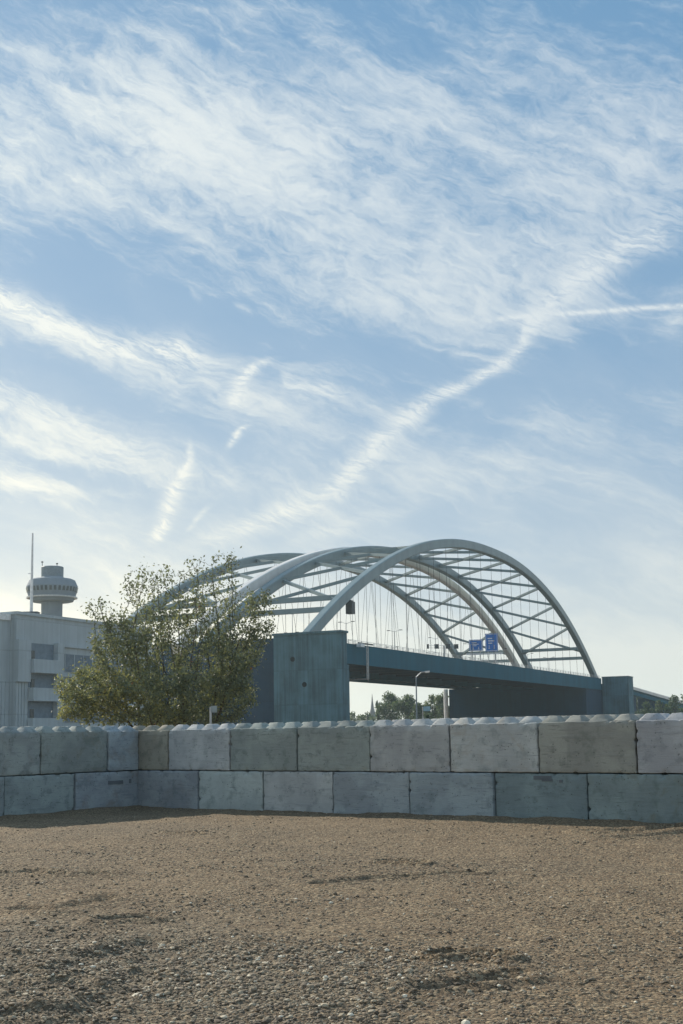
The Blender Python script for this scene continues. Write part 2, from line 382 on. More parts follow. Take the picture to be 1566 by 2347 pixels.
def block_mat():
    m, t, b = new_mat('cast_block_concrete')
    # object colours are darkened evenly by one overall tint
    tc = t.node('ShaderNodeTexCoord').outputs['Object']; oi = t.node('ShaderNodeObjectInfo')
    rnd = oi.outputs['Random']
    off = t.comb(t.m('MULTIPLY', rnd, 37.0), t.m('MULTIPLY', rnd, 91.0), t.m('MULTIPLY', rnd, 17.0))
    p = t.vadd(tc, off)
    big, _ = t.noise(p, 1.3, 6, .6, .3)
    med, _ = t.noise(p, 5.5, 6, .62)
    fine, _ = t.noise(p, 60, 4, .65)
    strk, _ = t.noise(t.vmul(p, (1.0, 1.0, 9.0)), 1.6, 6, .65, .6)       # horizontal pour lines
    strk2, _ = t.noise(t.vmul(p, (2.2, 2.2, 26.0)), 1.6, 4, .6, .25)
    drip, _ = t.noise(t.vmul(p, (9.0, 9.0, .7)), 1.2, 5, .6)
    col = t.mix(1.0, oi.outputs['Color'], (.74, .76, .72), 'MULTIPLY')
    c = t.mix(t.m('MULTIPLY', t.smooth(big, .38, .62), .8), col, t.mix(1.0, col, (1.38, 1.38, 1.34), 'MULTIPLY'))
    rust, _ = t.noise(t.vadd(p, (5.3, 2.1, 9.4)), 2.1, 6, .68, .8)
    pr = t.m('FRACT', t.m('MULTIPLY', rnd, 7.31))
    c = t.mix(t.m('MULTIPLY', t.m('MULTIPLY', t.smooth(rust, .50, .66), t.smooth(pr, .35, .9)), .75), c, t.mix(1.0, col, (.86, .72, .58), 'MULTIPLY'))
    c = t.mix(t.m('MULTIPLY', t.m('MULTIPLY', t.smooth(rust, .30, .46), t.smooth(t.m('SUBTRACT', 1.0, pr), .3, .9)), -.0), c, c)
    c = t.mix(t.m('MULTIPLY', t.smooth(med, .50, .68), .7), c, t.mix(1.0, col, (.66, .70, .68), 'MULTIPLY'))
    c = t.mix(t.m('MULTIPLY', t.smooth(strk, .54, .70), .4), c, t.mix(1.0, col, (.60, .62, .64), 'MULTIPLY'))
    c = t.mix(t.m('MULTIPLY', t.smooth(strk2, .62, .68), .6), c, t.mix(1.0, col, (.42, .44, .46), 'MULTIPLY'))
    c = t.mix(t.m('MULTIPLY', t.smooth(strk2, .28, .38), .0), c, col)
    c = t.mix(t.m('MULTIPLY', t.smooth(drip, .60, .76), .30), c, t.mix(1.0, col, (.62, .66, .60), 'MULTIPLY'))
    vor = t.node('ShaderNodeTexVoronoi'); t.put(vor.inputs['Vector'], p); vor.inputs['Scale'].default_value = 16
    hole = t.m('MULTIPLY', t.m('LESS_THAN', vor.outputs['Distance'], .16), t.m('GREATER_THAN', med, .50))
    c = t.mix(t.m('MULTIPLY', hole, .6), c, (.05, .05, .05))
    c = t.mix(t.m('MULTIPLY', t.smooth(fine, .35, .65), .18), c, t.mix(1.0, col, (.7, .7, .7), 'MULTIPLY'))
    t.l.new(c, b.inputs['Base Color']); b.inputs['Roughness'].default_value = .92
    h = t.m('ADD', t.m('ADD', t.m('MULTIPLY', fine, .25), t.m('MULTIPLY', strk, 1.0)), t.m('SUBTRACT', t.m('MULTIPLY', med, .8), t.m('MULTIPLY', hole, .8)))
    t.l.new(t.bump(h, .55, .02), b.inputs['Normal'])
    return m
M['block'] = block_mat()

def ground_mat():
    m, t, b = new_mat('gravel_dirt'); geo = t.node('ShaderNodeNewGeometry').outputs['Position']
    big, _ = t.noise(geo, .22, 5, .55, .5); mid, _ = t.noise(geo, 1.4, 6, .6, .4)
    fine, _ = t.noise(geo, 22, 6, .7); grit, _ = t.noise(geo, 90, 3, .7)
    vor = t.node('ShaderNodeTexVoronoi'); t.put(vor.inputs['Vector'], geo); vor.inputs['Scale'].default_value = 48; vor.inputs['Randomness'].default_value = 1
    vor2 = t.node('ShaderNodeTexVoronoi'); t.put(vor2.inputs['Vector'], geo); vor2.inputs['Scale'].default_value = 18
    vc = t.sep(vor.outputs['Color']); vc2 = t.sep(vor2.outputs['Color'])
    c = t.mix(t.smooth(mid, .3, .7), (.172, .120, .072), (.25, .180, .108))
    c = t.mix(t.m('MULTIPLY', t.smooth(big, .46, .62), .5), c, (.145, .112, .075))
    # gravel grains
    c = t.mix(t.m('MULTIPLY', t.smooth(vc[0], .45, 1.0), .75), c, (.42, .34, .22))
    c = t.mix(t.m('MULTIPLY', t.smooth(vc[1], .55, .9), .75), c, (.075, .062, .045))
    c = t.mix(t.m('MULTIPLY', t.smooth(fine, .5, .75), .35), c, (.085, .066, .045))
    # greyer stony stretch by the camera on the left
    x, y, z = t.sep(geo)
    lx = t.m('ADD', t.m('MULTIPLY', t.m('SUBTRACT', x, -1.6), 1 / 1.9), t.m('MULTIPLY', t.m('SUBTRACT', y, 7.2), .10))
    ly = t.m('MULTIPLY', t.m('SUBTRACT', y, 7.4), 1 / 2.4)
    rr = t.m('ADD', t.m('MULTIPLY', lx, lx), t.m('MULTIPLY', ly, ly))
    patch = t.smooth(t.m('ADD', t.m('SUBTRACT', 1.0, rr), t.m('MULTIPLY_ADD', mid, 2.2, -1.1)), -.1, .9)
    grey = t.mix(t.smooth(vc[0], .2, .95), (.10, .09, .068), (.31, .27, .20))
    c = t.mix(t.m('MULTIPLY', patch, .38), c, grey)
    t.l.new(c, b.inputs['Base Color']); b.inputs['Roughness'].default_value = .95
    b.inputs['Specular IOR Level'].default_value = .2
    h = t.m('ADD', t.m('ADD', t.m('MULTIPLY', vor.outputs['Distance'], -.55), t.m('MULTIPLY', vor2.outputs['Distance'], -.6)), t.m('ADD', t.m('MULTIPLY', fine, .9), t.m('MULTIPLY', grit, .35)))
    t.l.new(t.bump(h, .9, .03), b.inputs['Normal'])
    return m
M['ground'] = ground_mat()
def stone_mat():
    m, t, b = new_mat('loose_stones'); a = t.node('ShaderNodeAttribute', attribute_name='tint').outputs['Fac']
    c = t.ramp(a, [(0, (.05, .042, .032)), (.35, (.16, .122, .08)), (.7, (.31, .245, .16)), (.93, (.48, .41, .29)), (1.0, (.74, .67, .52))])
    t.l.new(c, b.inputs['Base Color']); b.inputs['Roughness'].default_value = .85; return m
M['stone'] = stone_mat()
def leaf_mat(name, ramp, trans=.45):
    m, t, b = new_mat(name); a = t.node('ShaderNodeAttribute', attribute_name='tint').outputs['Fac']
    c = t.ramp(a, ramp)
    b.inputs['Roughness'].default_value = .55; t.l.new(c, b.inputs['Base Color'])
    tr = t.node('ShaderNodeBsdfTranslucent'); t.l.new(t.mix(.5, c, t.mix(1.0, c, (1.7, 1.6, .6), 'MULTIPLY')), tr.inputs[0])
    mx = t.node('ShaderNodeMixShader'); mx.inputs[0].default_value = trans
    t.l.new(b.outputs[0], mx.inputs[1]); t.l.new(tr.outputs[0], mx.inputs[2]); t.l.new(mx.outputs[0], t.n['Material Output'].inputs[0])
    return m
M['leaf'] = leaf_mat('leaves_olive', [(0, (.10, .12, .09)), (.5, (.20, .235, .165)), (.85, (.38, .36, .14)), (.96, (.32, .27, .10)), (1, (.26, .13, .07))], .38)
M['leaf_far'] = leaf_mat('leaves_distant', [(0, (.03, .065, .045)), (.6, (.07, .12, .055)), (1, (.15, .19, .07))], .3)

# ---------------------------------------------------------------- ground: one sheet to the horizon
TH = 0.64585; WC = Vector((-4.0496, 24.2727, 0))
Rd = Vector((math.cos(TH), -math.sin(TH), 0)); Lf = Vector((-math.sin(TH), -math.cos(TH), 0))
def fbm(x, y, scale, octs=4, seed=0):
    """cheap vectorised value-noise fbm"""
    out = np.zeros_like(x); amp = 1.0; tot = 0
    for o in range(octs):
        gx = x * scale + 17.3 * o + seed; gy = y * scale + 9.1 * o + seed * 1.7
        ix = np.floor(gx).astype(np.int64); iy = np.floor(gy).astype(np.int64); fx = gx - ix; fy = gy - iy
        fx = fx * fx * (3 - 2 * fx); fy = fy * fy * (3 - 2 * fy)
        def h(a, b):
            n = (a * 374761393 + b * 668265263 + o * 69069 + int(seed * 1013)) & 0xffffffff
            n = ((n ^ (n >> 13)) * 1274126177) & 0xffffffff
            return ((n ^ (n >> 16)) & 0xffff) / 65535.0
        v = (h(ix, iy) * (1 - fx) + h(ix + 1, iy) * fx) * (1 - fy) + (h(ix, iy + 1) * (1 - fx) + h(ix + 1, iy + 1) * fx) * fy
        out += v * amp; tot += amp; amp *= .5; scale *= 2.03
    return out / tot - .5
def seg_d(x, y, pts):
    d = np.full(x.shape, 1e9)
    for (ax, ay), (bx, by) in zip(pts[:-1], pts[1:]):
        vx, vy = bx - ax, by - ay; tt = np.clip(((x - ax) * vx + (y - ay) * vy) / (vx * vx + vy * vy), 0, 1)
        d = np.minimum(d, np.hypot(x - ax - tt * vx, y - ay - tt * vy))
    return d
def gpt(px, py):
    d = ray(px, py); k = -(EYE - .05) / d.z; return (d.x * k, d.y * k)
RUTS = [([gpt(-40, 2010), gpt(60, 2003), gpt(150, 2008), gpt(240, 2006)], .035, .11), ([gpt(60, 2085), gpt(130, 2092), gpt(240, 2065)], .032, .11),
        ([gpt(260, 2110), gpt(330, 2105)], .04, .10), ([gpt(-20, 2240), gpt(120, 2235), gpt(240, 2190), gpt(340, 2170)], .03, .13),
        ([gpt(40, 2330), gpt(200, 2320), (gpt(330, 2240))], .03, .11), ([gpt(1000, 2195), gpt(1080, 2193), gpt(1150, 2202)], .05, .06),
        ([gpt(980, 2270), gpt(1060, 2260), gpt(1180, 2245)], .035, .09), ([gpt(740, 2030), gpt(860, 2018), gpt(960, 2012), gpt(1080, 2005)], .03, .10),
        ([gpt(1360, 1908), gpt(1440, 1905), gpt(1566, 1898)], .05, .16), ([gpt(1400, 1925), gpt(1500, 1918), gpt(1580, 1908)], .04, .14),
        ([gpt(880, 1980), gpt(960, 1984)], .05, .07), ([gpt(400, 1913), gpt(450, 1914)], .04, .08)]
def ground_z(x, y):
    near = np.clip((30 - y) / 6, 0, 1) * np.clip((16 - np.abs(x)) / 4, 0, 1)
    z = .05 + near * (fbm(x, y, .35, 3, 1) * .07 + fbm(x, y, 2.2, 4, 5) * .035 + fbm(x, y, 14, 3, 9) * .016)
    rough = np.clip(1.1 - ((x + 1.9) / 1.9) ** 2 - ((y - 7.2) / 2.4) ** 2, 0, 1) * .9 + np.clip(1 - ((x - .8) / 1.5) ** 2 - ((y - 6.9) / .9) ** 2, 0, 1) * .45
    z += near * rough * (np.abs(fbm(x, y, 3.1, 4, 21)) * .12 + fbm(x, y, 11, 4, 33) * .022)
    for pts, dep, w in RUTS:
        d = seg_d(x, y, pts) + fbm(x, y, 5, 3, 4) * .12
        z += -dep * np.exp(-(d / w) ** 2) + dep * .75 * np.exp(-((d - 1.7 * w) / (.7 * w)) ** 2)
    # dirt banked up a little along the foot of the wall
    rx = (x - WC.x) * Rd.x + (y - WC.y) * Rd.y; lx = (x - WC.x) * Lf.x + (y - WC.y) * Lf.y
    dR = np.where(rx > -1, np.abs(lx), 9); dL = np.where(lx > -1, np.abs(rx), 9)
    dw = np.minimum(dR, dL); z += near * (.045 + .09 * np.clip(fbm(x, y, 1.3, 4, 55), -.3, .5)) * np.exp(-(dw / .42) ** 2)
    return z
def axis(lo, hi, step, far, grow=1.22):
    a = list(np.arange(lo, hi + step / 2, step)); s_ = step; v = a[-1]; right = []
    while v < far[1]: s_ *= grow; v += s_; right.append(v)
    s_ = step; v = a[0]; left = []
    while v > far[0]: s_ *= grow; v -= s_; left.append(v)
    return np.array(left[::-1] + a + right)
def make_ground():
    xs = axis(-6.2, 6.8, .026, (-2500, 2500)); ys = axis(5.2, 17.0, .024, (-2500, 2500), 1.10)
    X, Y = np.meshgrid(xs, ys); Z = ground_z(X, Y); ny, nx = X.shape
    V = np.stack([X.ravel(), Y.ravel(), Z.ravel()], 1)
    i = (np.arange(ny - 1)[:, None] * nx + np.arange(nx - 1)[None]).ravel()
    F = np.stack([i, i + 1, i + nx + 1, i + nx], 1)
    o = fast_mesh('ground', V, F, M['ground'], True); tag(o, kind='structure'); o['label'] = 'bare brown gravel and dirt yard'
make_ground()

def make_stones():
    ph = (1 + 5 ** .5) / 2
    I = np.array([(-1, ph, 0), (1, ph, 0), (-1, -ph, 0), (1, -ph, 0), (0, -1, ph), (0, 1, ph), (0, -1, -ph), (0, 1, -ph), (ph, 0, -1), (ph, 0, 1), (-ph, 0, -1), (-ph, 0, 1)], float)
    I /= np.linalg.norm(I[0])
    T = np.array([(0, 11, 5), (0, 5, 1), (0, 1, 7), (0, 7, 10), (0, 10, 11), (1, 5, 9), (5, 11, 4), (11, 10, 2), (10, 7, 6), (7, 1, 8), (3, 9, 4), (3, 4, 2), (3, 2, 6), (3, 6, 8), (3, 8, 9), (4, 9, 5), (2, 4, 11), (6, 2, 10), (8, 6, 7), (9, 8, 1)])
    N = 120000
    y = 5.6 + 16 * RNG.random(N) ** 1.7
    x = (RNG.random(N) * 2 - 1) * (y * .31 + .4)
    g = fbm(x, y, .8, 3, 71) + .45 * np.clip(1 - ((x + 1.5) / 2.2) ** 2 - ((y - 7.2) / 2.4) ** 2, 0, 1) + .25 * np.clip(1 - ((x - .7) / 2.2) ** 2 - ((y - 7.4) / 1.3) ** 2, 0, 1)
    keep = RNG.random(N) < np.clip(.42 + g * 1.4, .12, 1)
    rx = (x - WC.x) * Rd.x + (y - WC.y) * Rd.y; lx = (x - WC.x) * Lf.x + (y - WC.y) * Lf.y
    keep &= (rx > .05) & (lx > .05)
    x, y, g = x[keep], y[keep], g[keep]; N = len(x)
    size = .0048 * np.exp(RNG.normal(0, .50, N)) * (1 + .7 * np.clip(g, 0, .6))
    size = np.clip(size, .0025, .020)
    z = ground_z(x, y)
    sc = np.stack([size * RNG.uniform(.8, 1.5, N), size * RNG.uniform(.7, 1.2, N), size * RNG.uniform(.4, .8, N)], 1)
    a = RNG.uniform(0, 2 * math.pi, N); V = I[None] * sc[:, None] * RNG.uniform(.8, 1.2, (N, 12, 1))
    ca, sa = np.cos(a)[:, None], np.sin(a)[:, None]
    W = np.stack([V[..., 0] * ca - V[..., 1] * sa + x[:, None], V[..., 0] * sa + V[..., 1] * ca + y[:, None], V[..., 2] + (z + sc[:, 2] * .35)[:, None]], -1)
    F = (T[None] + (np.arange(N) * 12)[:, None, None]).reshape(-1, 3)
    t_ = np.clip(RNG.beta(2.0, 2.4, N) + .12 * np.clip(g, 0, .6), 0, .94); t_[RNG.random(N) < .012 + .03 * np.clip(g, 0, .6)] = 1.0
    o = fast_mesh('gravel', W.reshape(-1, 3), F, M['stone'], False, np.repeat(t_, 12))
    tag(o, 'loose pebbles scattered over the brown dirt yard', 'gravel', None, 'stuff')
make_stones()

# ---------------------------------------------------------------- stacked concrete blocks
HB, BL, BD, GAP = .7771, 1.6, .78, .022
def block_mesh(L, variant, studs=True):
    """bevelled cast block with worn arrises; origin at its base, front lower-left corner, +x along, +y to the back"""
    r = random.Random(variant * 13 + 5); b = .018; nx, nz = int(L / .05), 16
    def prof(n, l):   # parametric lines with extra lines at the bevels
        return [0, b * .35, b] + [b + (l - 2 * b) * i / n for i in range(1, n)] + [l - b, l - b * .35, l]
    L2 = L - GAP; H2 = HB - .012
    xs, ys, zs = prof(nx, L2), prof(8, BD), prof(nz, H2)
    idx = {}; V = []; F = []
    def vid(i, j, k):
        key = (i, j, k)
        if key not in idx:
            p = Vector((xs[i], ys[j], zs[k])); lo = Vector((b, b, b)); hi = Vector((L2 - b, BD - b, H2 - b))
            c = Vector((min(max(p.x, lo.x), hi.x), min(max(p.y, lo.y), hi.y), min(max(p.z, lo.z), hi.z)))
            d = p - c
            if d.length > 0: p = c + d.normalized() * b * (1.0)
            nv = mnoise.noise(Vector((p.x * 3 + variant * 7, p.y * 3, p.z * 3))); n2 = mnoise.noise(Vector((p.x * 14 + variant * 3, p.y * 14, p.z * 14)))
            edge = sum(1 for q, l in ((p.x, L2), (p.y, BD), (p.z, H2)) if q < .03 or q > l - .03)
            mid = Vector((L2 / 2, BD / 2, H2 / 2)); s_ = Vector(((p.x - mid.x) / mid.x, (p.y - mid.y) / mid.y, (p.z - mid.z) / mid.z))
            k_ = nv * .004 + n2 * .002 + (max(0, n2 - .12) * -.05 if edge >= 2 else 0)
            p = p + Vector(tuple(math.copysign(1, q) if abs(q) > .93 else 0 for q in s_)) * k_
            idx[key] = len(V); V.append(tuple(p + Vector((GAP / 2, 0, 0))))
        return idx[key]
    I, J, K = len(xs) - 1, len(ys) - 1, len(zs) - 1
    for i in range(I):
        for k in range(K):
            F.append((vid(i, 0, k), vid(i + 1, 0, k), vid(i + 1, 0, k + 1), vid(i, 0, k + 1)))
            F.append((vid(i, J, k), vid(i, J, k + 1), vid(i + 1, J, k + 1), vid(i + 1, J, k)))
        for j in range(J):
            F.append((vid(i, j, 0), vid(i, j + 1, 0), vid(i + 1, j + 1, 0), vid(i + 1, j, 0)))
            F.append((vid(i, j, K), vid(i + 1, j, K), vid(i + 1, j + 1, K), vid(i, j + 1, K)))
    for j in range(J):
        for k in range(K):
            F.append((vid(0, j, k), vid(0, j, k + 1), vid(0, j + 1, k + 1), vid(0, j + 1, k)))
            F.append((vid(I, j, k), vid(I, j + 1, k), vid(I, j + 1, k + 1), vid(I, j, k + 1)))
    if studs:
        n = max(1, round(L / .4)); pitch = L / n
        for a in range(n):
            for c_ in range(2):
                cx, cy = (a + .5) * pitch, BD * (.25 + .5 * c_)
                lv = [(.166, -.01), (.162, .004), (.080, .088), (.072, .095), (.062, .097)]
                base = len(V)
                for (q, zz) in lv:
                    jq = q * (1 + r.uniform(-.03, .03)); rr_ = jq * .25
                    for sx, sy in ((1, 1), (-1, 1), (-1, -1), (1, -1)):
                        for m_ in range(3):
                            an = math.atan2(sy, sx) + (m_ - 1) * math.pi / 4.2
                            V.append((cx + sx * (jq - rr_) + rr_ * math.cos(an) + r.uniform(-.006, .006), cy + sy * (jq - rr_) + rr_ * math.sin(an), H2 + zz + r.uniform(-.006, .006)))
                for l_ in range(len(lv) - 1):
                    for m_ in range(12):
                        m2 = (m_ + 1) % 12; F.append((base + l_ * 12 + m_, base + l_ * 12 + m2, base + (l_ + 1) * 12 + m2, base + (l_ + 1) * 12 + m_))
                F.append(tuple(base + (len(lv) - 1) * 12 + m_ for m_ in range(12)))
    me = bpy.data.meshes.new('concrete_block'); me.from_pydata(V, [], F); me.update()
    me.polygons.foreach_set('use_smooth', [True] * len(me.polygons)); me.materials.append(M['block'])
    try: me.set_sharp_from_angle(angle=R(38))
    except Exception: pass
    return me
BM = {}
def bmesh_for(L, v, st):
    k = (round(L, 2), v, st)
    if k not in BM: BM[k] = block_mesh(L, v, st)
    return BM[k]
PALE, BLUE, GREEN, BROWN, DARK = (.52, .53, .56), (.38, .43, .48), (.34, .375, .375), (.345, .325, .285), (.29, .34, .38)
# wing, first block position, length in blocks, row, colour, label
BLK = [
 ('R', -.5, 1, 1, BROWN, 'brownish concrete block in the top row just right of the wall corner'),
 ('R', .5, 1, 1, PALE, 'pale streaked top row block second to the right of the wall corner'),
 ('R', 1.5, 1, 1, GREEN, 'greenish grey top row block with a short crack below its middle'),
 ('R', 2.5, 1, 1, (.33, .36, .36), 'dark grey-green top row block under the near bridge pier edge'),
 ('R', 3.5, 1, 1, (.47, .47, .49), 'plain grey top row block under the church spire and far trees'),
 ('R', 4.5, 1, 1, (.52, .53, .55), 'pale grey top row block under the dark bridge abutment'),
 ('R', 5.5, 1, 1, (.37, .365, .345), 'brown stained top row block, second from the right edge'),
 ('R', 6.5, 1, 1, (.47, .47, .51), 'lilac grey top row block at the right edge of the picture'),
 ('R', -.5, 1.5, 0, (.33, .36, .41), 'bluish bottom row block just right of the wall corner'),
 ('R', 1, 1, 0, (.46, .51, .53), 'pale blue-grey bottom row block beneath the pale streaked block'),
 ('R', 2, 1, 0, (.48, .50, .53), 'light speckled bottom row block, third to the right of the corner'),
 ('R', 3, 1, 0, (.36, .40, .45), 'blue-grey bottom row block, fourth to the right of the corner'),
 ('R', 4, 1, 0, (.35, .40, .45), 'spotted blue bottom row block, fifth to the right of the corner'),
 ('R', 5, 1, 0, (.24, .30, .33), 'dark bottom row block with a chipped notch in its upper edge'),
 ('R', 6, 1, 0, (.27, .33, .35), 'dark bottom row block with a stained top, at the right edge'),
 ('L', 0, .5, 1, (.40, .45, .51), 'narrow pale blue half block in the top row left of the corner'),
 ('L', .5, 1, 1, (.33, .36, .36), 'grey-green streaked top row block left of the narrow half block'),
 ('L', 1.5, 1, 1, (.38, .41, .42), 'grey top row block at the left edge of the picture'),
 ('L', 0, 1, 0, (.37, .41, .47), 'bottom row block with a dark lifting slot, left of the corner'),
 ('L', 1, 1, 0, (.35, .40, .42), 'grey-green bottom row block, second to the left of the corner'),
 ('L', 2, 1, 0, (.34, .38, .41), 'bottom row block at the left edge behind a wide dark joint'),
]
rb = random.Random(3)
for n_, (w, s0, ln, row, col, lab) in enumerate(BLK):
    L = BL * ln; me = bmesh_for(L, n_ % 5, row == 1)
    o = bpy.data.objects.new('concrete_block', me); C.objects.link(o)
    j = Vector((rb.uniform(-.004, .004), 0, 0)); push = rb.uniform(-.022, .022)
    z0 = row * HB
    if w == 'R':
        p = WC + Rd * (s0 * BL) + (-Lf) * push; ang = -TH
    else:                                        # left wing: its local x runs towards the corner
        p = WC + Lf * ((s0 + ln) * BL) - Rd * push; ang = math.atan2(-Lf.y, -Lf.x)
    o.location = (p.x, p.y, z0); o.rotation_euler = (0, 0, ang + R(rb.uniform(-.25, .25)))
    o.color = (col[0], col[1], col[2], 1)
    tag(o, lab, 'concrete block', 'stacked concrete blocks of the yard wall')
    # cast-in recesses on two faces, their shade painted as thin dark plates
    if 'lifting slot' in lab or 'chipped notch' in lab:
        mb = MB()
        ex = Matrix.Rotation(o.rotation_euler.z, 3, 'Z') @ Vector((1, 0, 0)); ey = Matrix.Rotation(o.rotation_euler.z, 3, 'Z') @ Vector((0, 1, 0))
        specs = ((.98, .56, .19, .035), (1.36, .57, .025, .04)) if 'lifting' in lab else ((.85, .70, .15, .03), (.93, .665, .09, .018), (1.16, .65, .025, .02))
        for (a, h, hw, hh) in specs:
            mb = MB(); c = Vector(o.location) + ex * a + Vector((0, 0, h)); mb.obox(c + ey * -.004, ex * hw, ey * .006, Vector((0, 0, hh)))
            s_ = mb.build('dark_plate', M['dark_plate'])
            s_.parent = o; s_.matrix_parent_inverse = (Matrix.Translation(o.location) @ Matrix.Rotation(o.rotation_euler.z, 4, 'Z')).inverted()

# ---------------------------------------------------------------- bridge
PH = .44260; BO = Vector((-10.03, 289.684, 0)); BU = Vector((math.sin(PH), math.cos(PH), 0)); BV = Vector((-math.cos(PH), math.sin(PH), 0))
SPAN, Z0 = 290.0, 20.93 + EYE; UP = Vector((0, 0, 1))
PEXP = 2.2313
ARCH = {'A': (0.0, 40.80, 0.0), 'B': (27.70, 40.80, 0.0), 'C': (31.34, 39.90, -5.86), 'D': (55.93, 39.90, -5.86)}
ZD = 22.1 + EYE
def bp(a, b, z): return BO + BU * a + BV * b + UP * z
def arch_pt(k, s_):
    b, h, du = ARCH[k]; return bp(du + SPAN * s_, b, Z0 + h * (1 - abs(2 * s_ - 1) ** PEXP))
def arch_rib(k, parent, mat, hh=2.85, ww=2.2, n=72):
    """box-section rib, chamfered corners, deeper at the springings"""
    V = []; F = []; prof = []
    for i in range(n + 1):
        s_ = i / n; p = arch_pt(k, s_); e = .004
        q0, q1 = arch_pt(k, max(0, s_ - e)), arch_pt(k, min(1, s_ + e)); d = (q1 - q0).normalized(); nn = BV.cross(d).normalized()
        if nn.z < 0: nn = -nn
        h2, w2 = hh / 2, ww / 2; c = .22
        ring = [(-w2 + c, -h2), (w2 - c, -h2), (w2, -h2 + c), (w2, h2 - c), (w2 - c, h2), (-w2 + c, h2), (-w2, h2 - c), (-w2, -h2 + c)]
        for x, y in ring: V.append(tuple(p + BV * x + nn * y))
    for i in range(n):
        for m_ in range(8):
            m2 = (m_ + 1) % 8; F.append((i * 8 + m_, i * 8 + m2, (i + 1) * 8 + m2, (i + 1) * 8 + m_))
    F.append(tuple(range(7, -1, -1))); F.append(tuple(n * 8 + m_ for m_ in range(8)))
    mb = MB(); mb.add(V, F)
    return mb.build('arch_rib', mat, parent)
def arch_s_for(k, a):   # parameter at deck position a
    return (a - ARCH[k][2]) / SPAN
def make_bridge(ka, kb, label, mat_a, mat_b, depth, slanted, b_out0, b_out1):
    root = thing('arch_bridge', bp(0, ARCH[ka][0], 0), label, 'bridge', 'twin steel arch bridges')
    du = ARCH[ka][2]
    ra = arch_rib(ka, root, mat_a); rb_ = arch_rib(kb, root, mat_b)
    # X bracing between the ribs, with two portal beams at either end
    nodes = [.075 + .85 * i / 12 for i in range(13)]
    for i in range(12):
        for (p, q) in ((arch_pt(ka, nodes[i]), arch_pt(kb, nodes[i + 1])), (arch_pt(ka, nodes[i + 1]), arch_pt(kb, nodes[i]))):
            mb = MB(); mb.beam(p, q, .80, .85); mb.build('cross_brace', M['steel'], root)
    for s_ in (.060, .085, .915, .940):
        mb = MB(); mb.beam(arch_pt(ka, s_), arch_pt(kb, s_), 1.0, 1.3); mb.build('portal_beam', M['steel'], root)
    # deck: slab, edge girders, cross beams
    bi = ARCH[ka][0]; bj = ARCH[kb][0]
    mb = MB()
    def slab(a0, a1, b0, b1, z0, z1, m_=None):
        (m_ or mb).obox(bp((a0 + a1) / 2, (b0 + b1) / 2, (z0 + z1) / 2), BU * ((a1 - a0) / 2), BV * ((b1 - b0) / 2), UP * ((z1 - z0) / 2))
    A0, A1 = 1.8, 289.0
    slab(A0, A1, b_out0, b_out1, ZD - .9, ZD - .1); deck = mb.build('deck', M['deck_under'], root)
    mb = MB(); slab(A0, A1, b_out0 + 2.2, b_out1 - 2.2, ZD - .099, ZD - .02); mb.build('road_surface', M['asphalt'], root)
    for b_, w_ in ((b_out0, .35), (b_out1, .35)):
        sgn = 1 if b_ == b_out0 else -1
        mb = MB(); c = b_ - sgn * .18
        slab(A0, A1, c - .17, c + .17, ZD - depth, ZD + .25, mb)
        slab(A0, A1, c - .30, c + .30, ZD - depth - .12, ZD - depth, mb); slab(A0, A1, c - .26, c + .26, ZD + .25, ZD + .42, mb)
        mb.build('edge_girder', M['deck'], root)
    mb = MB()
    for q in range(20):
        a = A0 + 9 + q * 14.5
        if a < A1 - 3: slab(a - .35, a + .35, b_out0 + .45, b_out1 - .45, ZD - depth * .72, ZD - .905, mb)
    for b_ in np.linspace(b_out0 + 5, b_out1 - 5, 3): slab(A0 + .5, A1 - .5, b_ - .3, b_ + .3, ZD - depth * .55, ZD - .91, mb)
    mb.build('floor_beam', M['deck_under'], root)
    # railing along the outer edges
    for b_ in (b_out0 + .1, b_out1 - .1):
        mb = MB()
        for zz in (.75, 1.15, 1.5): slab(A0, A1, b_ - .04, b_ + .04, ZD + zz - .04, ZD + zz + .04, mb)
        for q in range(72):
            a = A0 + 1 + q * 4.0; slab(a - .05, a + .05, b_ - .075, b_ + .075, ZD + .42, ZD + 1.56, mb)
        mb.build('railing', M['galv'], root)
    # hangers
    for k, rib in ((ka, ra), (kb, rb_)):
        b_ = ARCH[k][0]; N_ = 15 if slanted else 26
        for q in range(1, N_):
            s_ = q / N_; p = arch_pt(k, s_)
            if p.z < ZD + 5: continue
            if not slanted:
                mb = MB()
                mb.tube([p, bp(ARCH[k][2] + SPAN * s_, b_, ZD)], .06, 5, False)
                h = mb.build('hanger', M['cable']); h.parent = rib; h.matrix_parent_inverse = rib.matrix_basis.inverted()
                h.matrix_parent_inverse = (Matrix.Translation(root.location)).inverted() if False else Matrix.Identity(4)
                h.matrix_parent_inverse = WM(rib).inverted()
            else:
                for sg in (-1, 1):
                    mb = MB(); mb.tube([p, bp(ARCH[k][2] + SPAN * s_ + sg * 8.2, b_, ZD)], .055, 4, False)
                    h = mb.build('hanger', M['cable']); h.parent = rib; h.matrix_parent_inverse = WM(rib).inverted()
    return root
def WM(o):
    m = Matrix.Translation(o.location) if o.rotation_euler.z == 0 else o.matrix_basis.copy()
    if o.parent: return WM(o.parent) @ o.matrix_parent_inverse @ m
    return m
near_bridge = make_bridge('A', 'B', 'nearer steel arch bridge with high tied ribs and a dark blue-green deck', M['steel'], M['steel'], 4.6, False, -2.0, 29.4)
far_bridge = make_bridge('C', 'D', 'steel arch bridge standing just behind the nearer one, with a rib toned pale as sunlit', M['steel_pale_lit'], M['steel'], 3.1, True, 29.9, 58.2)

